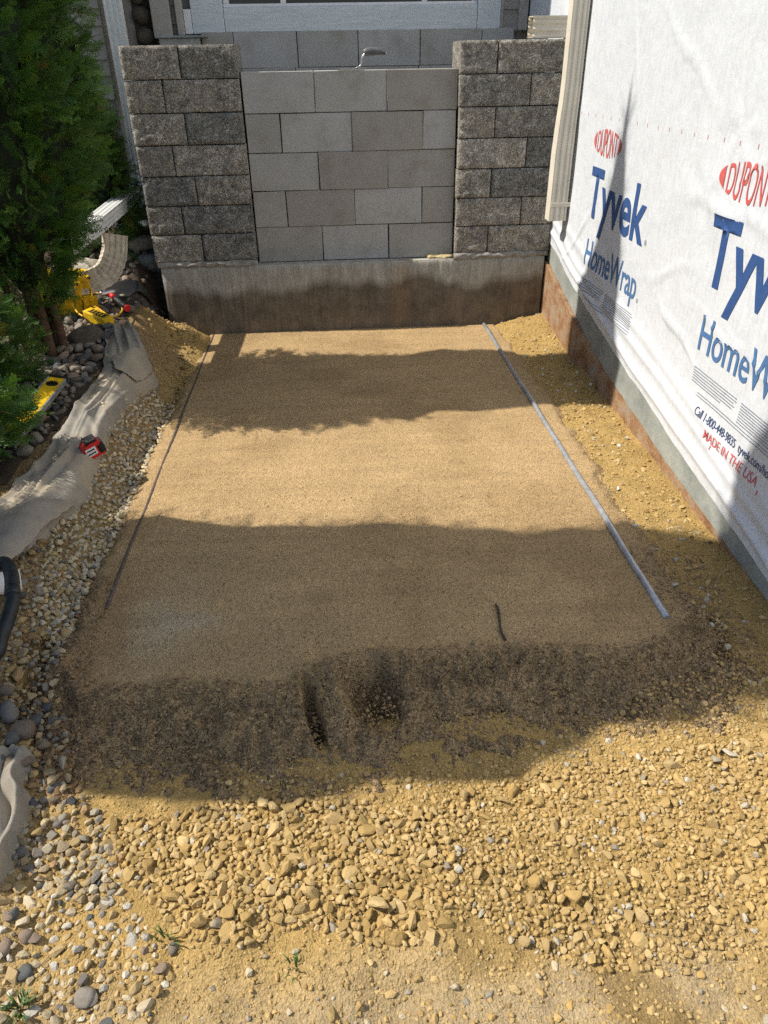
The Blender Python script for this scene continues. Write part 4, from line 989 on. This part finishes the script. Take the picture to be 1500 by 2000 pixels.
box('cable_plug', (-.115, -.014, .012), (-.086, .014, .042), M['tool_black'], ch, .004)
# hammer
a = at_z(212, 572, .38); b = at_z(250, 603, .33); d = Vector(b)-Vector(a)
hm = thing('hammer', 'hammer with red and black grip lying on the black plastic', 'hammer')
link('grip', tube_mesh([Vector(a)+d*t for t in (.32, .4, .6, .8, .93)], .016, 12, radii=[.011, .014, .016, .015, .017]), M['tool_black'], hm)
link('grip_end', tube_mesh([Vector(a)+d*t for t in (.935, .96, 1.0)], .02, 12, radii=[.018, .020, .017]), M['tool_red'], hm)
link('collar', tube_mesh([Vector(a)+d*t for t in (.10, .2, .31)], .014, 12, radii=[.010, .015, .013]), M['tool_red'], hm)
s_ = d.cross(Vector((0, 0, 1))).normalized()
link('head', tube_mesh([Vector(a)-s_*.06, Vector(a)-s_*.02, Vector(a)+s_*.03, Vector(a)+s_*.05], .016, 10, radii=[.008, .014, .013, .017]), M['steel'], hm)
# spirit level
a = Vector(at_z(112, 742, .245)); b = Vector(at_z(8, 868, .215)); d = (b-a); ln = d.length
lv = thing('spirit_level', 'yellow spirit level lying on river stones, half hidden by foliage', 'level', a, (0, 0, math.atan2(d.y, d.x)))
lv.rotation_euler = (-0.18, math.asin(-d.z/ln), math.atan2(d.y, d.x))
bm = bmesh.new()
prof_ = [(-.034, -.012), (.034, -.012), (.034, .012), (-.034, .012)]
bm_box(bm, (0, -.034, -.012), (ln, .034, .012), .003); bm_done(bm, 'beam', M['tool_yellow'], lv)
box('edge_rail', (0.002, .0345, -.0135), (ln-.002, .040, .0135), M['galvanised'], lv, .001); box('edge_rail', (0.002, -.040, -.0135), (ln-.002, -.0345, .0135), M['galvanised'], lv, .001)
box('end_cap', (-.018, -.041, -.0145), (.0015, .041, .0145), M['tool_black'], lv, .004)
box('end_cap', (ln-.0015, -.041, -.0145), (ln+.018, .041, .0145), M['tool_black'], lv, .004)
for u in (.065, ln*.52, ln-.06):
    bm = bmesh.new(); bmesh.ops.create_cone(bm, cap_ends=True, segments=24, radius1=.026, radius2=.026, depth=.0262); bm.transform(Matrix.Translation((u, 0, 0))); v = bm_done(bm, 'vial_window', M['tool_black'], lv)
    bm = bmesh.new(); bmesh.ops.create_cone(bm, cap_ends=True, segments=12, radius1=.007, radius2=.007, depth=.04); bm.transform(Matrix.Rotation(math.pi/2, 4, 'X')); bm.transform(Matrix.Translation((u, 0, .011))); bm_done(bm, 'vial', M['clear_vial'] if u > .1 else M['glass'], v)
# tape measure
p = on_terr(187, 892, .02); tm_ = thing('tape_measure', 'red and black tape measure sitting at the edge of the fabric', 'tape measure', p+Vector((0, 0, .028)), (.15, -.25, .55))
bm = bmesh.new(); prof_ = [(-.042, -.0), (-.042, .045), (-.030, .072), (0, .080), (.028, .074), (.042, .05), (.045, .0)]
vs = [bm.verts.new((x, -.026, z)) for x, z in prof_]; fc = bm.faces.new(vs); rr = bmesh.ops.extrude_face_region(bm, geom=[fc])
for v in rr['geom']:
    if isinstance(v, bmesh.types.BMVert): v.co.y = .026
bmesh.ops.recalc_face_normals(bm, faces=bm.faces); bmesh.ops.bevel(bm, geom=bm.edges[:], offset=.006, segments=2, affect='EDGES'); bm_done(bm, 'case', M['tool_red'], tm_)
box('rubber_bumper', (.018, -.0285, .012), (.0475, .0285, .055), M['tool_black'], tm_, .006, 2)
box('rubber_top', (-.02, -.022, .069), (.03, .022, .0835), M['tool_black'], tm_, .005, 2)
box('side_label', (-.030, -.0282, .020), (.012, -.0265, .058), M['label_white'], tm_, .001)
for z in (.028, .044): box('label_stroke', (-.026, -.029, z), (.006, -.0283, z+.006), M['tool_black'], tm_, 0)
box('tape_hook', (.046, -.010, .002), (.054, .010, .018), M['buff'], tm_, .001)
# black bent tube handle and the white can behind it
tb = thing('tube_handle', 'thick black bent metal tube handle at the left edge of the picture', 'handle')
hpts = [(-1.55, -2.35, .23), (-1.30, -2.47, .25), at_z(-30, 1092, .24), at_z(10, 1100, .24), at_z(22, 1122, .235), at_z(24, 1155, .23), at_z(22, 1185, .22), at_z(3, 1240, .20), at_z(-25, 1290, .18), (-1.05, -3.25, .15), (-1.2, -3.4, .14)]
link('tube', tube_mesh(smooth_path(hpts, 7), .0195, 16), M['handle_black'], tb)
q_ = [Vector(at_z(24, 1150, .231)), Vector(at_z(24, 1166, .228))]; link('sleeve', tube_mesh([q_[0], q_[0].lerp(q_[1], .5), q_[1]], .0203, 16), M['handle_black'], tb)
p = at_z(-72, 1152, .17); cn = thing('white_can', 'white printed spray can lying behind the black tube', 'can', p, (0, math.radians(82), math.radians(205)))
link('can_body', tube_mesh([(0, 0, -.15), (0, 0, -.02), (0, 0, .028)], .033, 24), M['label_white'], cn)
link('rim', tube_mesh([(0, 0, .0285), (0, 0, .036)], .0345, 24), M['steel'], cn); link('cap', tube_mesh([(0, 0, .0365), (0, 0, .05)], .027, 20), M['label_white'], cn)
for i, (z, l_, th) in enumerate([(-.06, .9, .010), (-.036, .5, .004), (-.026, .5, .003), (-.012, .7, .003), (-.002, .5, .003), (.01, .6, .003)]):
    bm = bmesh.new(); a0 = 2.2; nseg = 10
    vs = [(bm.verts.new((.0334*math.cos(a0+l_*k/nseg), .0334*math.sin(a0+l_*k/nseg), z)), bm.verts.new((.0334*math.cos(a0+l_*k/nseg), .0334*math.sin(a0+l_*k/nseg), z+th))) for k in range(nseg+1)]
    for k in range(nseg): bm.faces.new((vs[k][0], vs[k+1][0], vs[k+1][1], vs[k][1]))
    bm_done(bm, 'print_stroke', M['ink_navy'], cn)
# twig on the sand
tw = [at_z(968, 1180, .004), at_z(973, 1190, .006), at_z(976, 1210, .006), at_z(978, 1230, .006), at_z(987, 1250, .003)]
tag(link('twig', tube_mesh(smooth_path(tw, 5), .0035, 6), M['twig']), 'thin dark crooked twig lying on the smooth sand', 'twig')
# grass tufts
def tuft(px, py, n, h, label, seed):
    p = on_terr(px, py); V = []; F = []; rn = random.Random(seed)
    for i in range(n):
        a = rn.uniform(0, 6.28); r = rn.uniform(0, .02); L = h*rn.uniform(.5, 1.1); ln_ = rn.uniform(.3, 1.1); w_ = .0022; ax = Vector((math.cos(a), math.sin(a), 0)); sd_ = Vector((-ax.y, ax.x, 0))*w_; b0 = ax*r
        k0 = len(V); m_ = b0+ax*(L*.35*ln_)+Vector((0, 0, L*.6)); t_ = b0+ax*(L*ln_)+Vector((0, 0, L*.8))
        V += [b0-sd_, b0+sd_, m_-sd_*.8, m_+sd_*.8, t_]; F += [(k0, k0+1, k0+3, k0+2), (k0+2, k0+3, k0+4)]
    me = bpy.data.meshes.new('grass_tuft'); me.from_pydata([tuple(v) for v in V], [], F); o = link('grass_tuft', me, M['grass_blade']); o.location = p; tag(o, label, 'grass', 'grass tufts')
tuft(40, 1975, 34, .038, 'green grass tuft in the bottom left corner', 1)
tuft(330, 1838, 10, .03, 'tiny grass sprig beside the yellow stone pair', 2); tuft(580, 1893, 9, .025, 'tiny flat grass sprig on bare dirt near the bottom middle', 3); tuft(220, 992, 0, .03, 'x', 4) if False else None

# ------------------------------------------------------------------ evergreens
def spray_template(seed, fine=True):
    """one flat fan of scale-leaf twigs, unit length, in the XZ plane growing along +X"""
    r = random.Random(seed); Q = []
    def strip(p, d, L, w_):
        s = np.array([-d[1], d[0]]); q = p+d*L; Q.append((p-s*w_*.6, p+s*w_*.6, q+s*w_*.45, q-s*w_*.45))
    def rot(d, a): return np.array([d[0]*math.cos(a)-d[1]*math.sin(a), d[0]*math.sin(a)+d[1]*math.cos(a)])
    p = np.zeros(2); d = np.array([1., 0]); n = 9 if fine else 6
    for i in range(n):
        L = 1.0/n; strip(p, d, L*1.05, .018); p = p+d*L; d = rot(d, r.uniform(-.10, .10))
        for sgn in (-1, 1):
            if r.random() < .12: continue
            bl_ = (.40-.28*i/n)*r.uniform(.75, 1.15); bd = rot(d, sgn*r.uniform(.55, .85)); strip(p, bd, bl_,   .021)
            if fine:
                for t in (.42, .76):
                    for s2 in (-1, 1):
                        if r.random() < .2: continue
                        strip(p+bd*bl_*t, rot(bd, s2*r.uniform(.5, .8)), bl_*.46*(1.1-t*.5), .020)
    strip(p, d, .08, .02)
    Q = np.array(Q); V = np.zeros((len(Q)*4, 3)); V[:, 0] = Q[:, :, 0].ravel(); V[:, 1] = Q[:, :, 1].ravel()
    V[:, 2] = -.18*V[:, 0]**2-.25*np.abs(V[:, 1])**1.3
    F = np.arange(len(V)).reshape(-1, 4); return V, F
TFINE = [spray_template(s) for s in range(8)]; TCOARSE = [spray_template(s+20, False) for s in range(6)]
GREENS = 1.08*np.array([(.055, .120, .022), (.075, .155, .025), (.042, .098, .022), (.100, .185, .030), (.060, .130, .034), (.085, .150, .020)])
def crown_mesh(name, centers, T, seed, smin, smax):
    """centers: list of (pos, outward dir)"""
    r = np.random.default_rng(seed); Vs = []; Fs = []; Cs = []; off = 0
    for i, (p, o) in enumerate(centers):
        V, F = T[r.integers(len(T))]; s = r.uniform(smin, smax)
        x = np.array(o)+r.normal(0, .28, 3); x /= np.linalg.norm(x); y = np.cross(np.array([r.normal(0, .5), r.normal(0, .5), 1.0]), x); y /= np.linalg.norm(y)
        if r.random() < .45: y = np.cross(x, y); y /= np.linalg.norm(y)
        z = np.cross(x, y); W_ = (V*s)@np.stack([x, y, z]); Vs.append(W_+p); Fs.append(F+off); off += len(V)
        c = GREENS[r.integers(len(GREENS))]*r.uniform(.75, 1.25); Cs.append(np.broadcast_to(c, (len(V), 3)) if r.random() > .02 else np.broadcast_to(np.array([.16, .12, .03]), (len(V), 3)))
    return npmesh(name, np.concatenate(Vs), np.concatenate(Fs), False, {'tint': np.concatenate(Cs)})
def evergreen(name, label, base, prof, z0, z1, nf, nc, zf, seed, trunk_r=.06, lean=(0, 0), core=.72, limbs=26, smin=.10, smax=.17, lobk=1.0, cs=(.12, .19), top_core=None):
    """prof(z)-> radius; fine sprays below zf, coarse above"""
    t = thing(name, label, 'tree', base); r = np.random.default_rng(seed); bx, by, bz = 0, 0, 0
    lob = lambda a, z: 1+lobk*(1 if z < 3.2 else .4)*(.17*np.sin(3*a+z*2.1+seed)+.12*np.sin(5*a-z*5.3)+.22*(vnoise(a*2.2+seed, z*4.5, seed)-.5)*2)
    def pts(n, lo, hi, up):
        out = []
        while len(out) < n:
            z = r.uniform(lo, hi); R0 = prof(z)
            if r.random() > R0/max(prof(q) for q in (lo, (lo+hi)/2, hi)): continue
            a = r.uniform(0, 2*math.pi); rad = max(.0, R0*float(lob(a, z))*(1-abs(r.normal(0, .16)))-min(.06, R0*.4))
            d = np.array([math.cos(a), math.sin(a), up+r.normal(0, .25)]); out.append((np.array([math.cos(a)*rad+lean[0]*z, math.sin(a)*rad+lean[1]*z, z-.02]), d))
        return out
    link('crown', crown_mesh('crown', pts(nf, z0, zf, .35), TFINE, seed, smin, smax), M['leaf'], t)
    if nc: link('crown_top', crown_mesh('crown_top', pts(nc, zf-.05, z1, .9), TCOARSE, seed+1, *cs), M['leaf'], t)
    # added solid core: near-black for inner shade, stops light leaking through the sprays
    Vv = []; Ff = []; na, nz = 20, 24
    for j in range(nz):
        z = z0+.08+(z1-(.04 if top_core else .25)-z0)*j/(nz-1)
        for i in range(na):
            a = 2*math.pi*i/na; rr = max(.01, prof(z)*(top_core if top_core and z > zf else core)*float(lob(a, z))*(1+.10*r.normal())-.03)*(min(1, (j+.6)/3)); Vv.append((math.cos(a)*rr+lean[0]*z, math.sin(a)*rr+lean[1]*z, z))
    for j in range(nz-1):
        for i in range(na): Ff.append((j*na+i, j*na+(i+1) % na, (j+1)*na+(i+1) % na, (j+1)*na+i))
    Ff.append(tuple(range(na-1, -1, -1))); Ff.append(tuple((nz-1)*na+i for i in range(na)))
    me = bpy.data.meshes.new('shadow_core'); me.from_pydata(Vv, [], Ff); link('shadow_core', me, M['crown_shade'], t)
    tp = [(.06*math.sin(q*7+seed)*q, -.04*q, -.08+q*(z1-.3)) for q in np.linspace(0, 1, 9)]
    link('trunk', tube_mesh(tp, .05, 10, radii=[trunk_r*(1.25 if q == 0 else 1)*(1-.8*q) for q in np.linspace(0, 1, 9)]), M['bark'], t)
    return t
TZ = gz(-1.40, -.93)
t1 = evergreen('evergreen_tree', 'tall dark green evergreen tree with bare trunk base at upper left', (-1.42, -.93, TZ), lambda z: float(np.interp(z, [.20, .40, .60, .85, 1.15, 1.5, 2.8, 3.35, 3.7, 4.0, 4.24, 4.42], [.16, .25, .36, .47, .45, .47, .37, .31, .195, .125, .065, .015])), .22, 4.42, 4400, 1700, 1.9, 41, .034, core=.80, smin=.07, smax=.12, lobk=.8, cs=(.06, .10), top_core=1.0)
for (o1, o2) in (((.05, -.06, -.06), (-.04, .02, .75)), ((-.07, -.03, -.06), (-.16, -.05, .7)), ((.10, -.02, -.06), (.03, .03, .7)), ((.02, .04, -.06), (.05, .08, .6))):
    link('trunk', tube_mesh(smooth_path([o1, ((o1[0]+o2[0])/2+.02, (o1[1]+o2[1])/2, .3), o2], 5), .024, 8), M['bark'], t1)
evergreen('evergreen_tree', 'second tall evergreen just outside the left edge casting the broad shadow', (-1.78, -2.81, gz(-1.78, -2.81)), lambda z: float(np.interp(z, [.15, .5, 1.3, 2.5, 3.4, 3.9, 4.3, 5.0], [.38, .50, .57, .48, .41, .36, .22, .03])), .12, 4.95, 600, 3000, 1.0, 52, .08, core=.95, lobk=.62, cs=(.09, .15), top_core=1.0)
evergreen('evergreen_tree', 'short dark evergreen standing in shade behind the tall tree beside the left pier', (-1.36, .30, gz(-1.36, .30)-.05), lambda z: float(np.interp(z, [.1, .3, .7, 1.0, 1.25], [.20, .25, .20, .13, .03])), .12, 1.25, 1000, 0, 1.22, 67, .03, core=.75, smin=.07, smax=.12)
evergreen('evergreen_shrub', 'low bushy evergreen shrub below the tree trunk at the left edge', (-1.60, -1.42, gz(-1.6, -1.42)), lambda z: float(np.interp(z, [.04, .12, .3, .45, .55], [.20, .27, .30, .20, .08])), .08, .58, 1100, 0, .56, 63, .03, core=.6, smin=.06, smax=.11)
evergreen('evergreen_shrub', 'low feathery evergreen branches hanging over the middle of the spirit level', (-1.40, -2.02, gz(-1.4, -2.02)), lambda z: float(np.interp(z, [.06, .14, .22, .34, .42], [.14, .22, .26, .18, .06])), .09, .44, 800, 0, .43, 64, .02, core=.5, smin=.06, smax=.11)
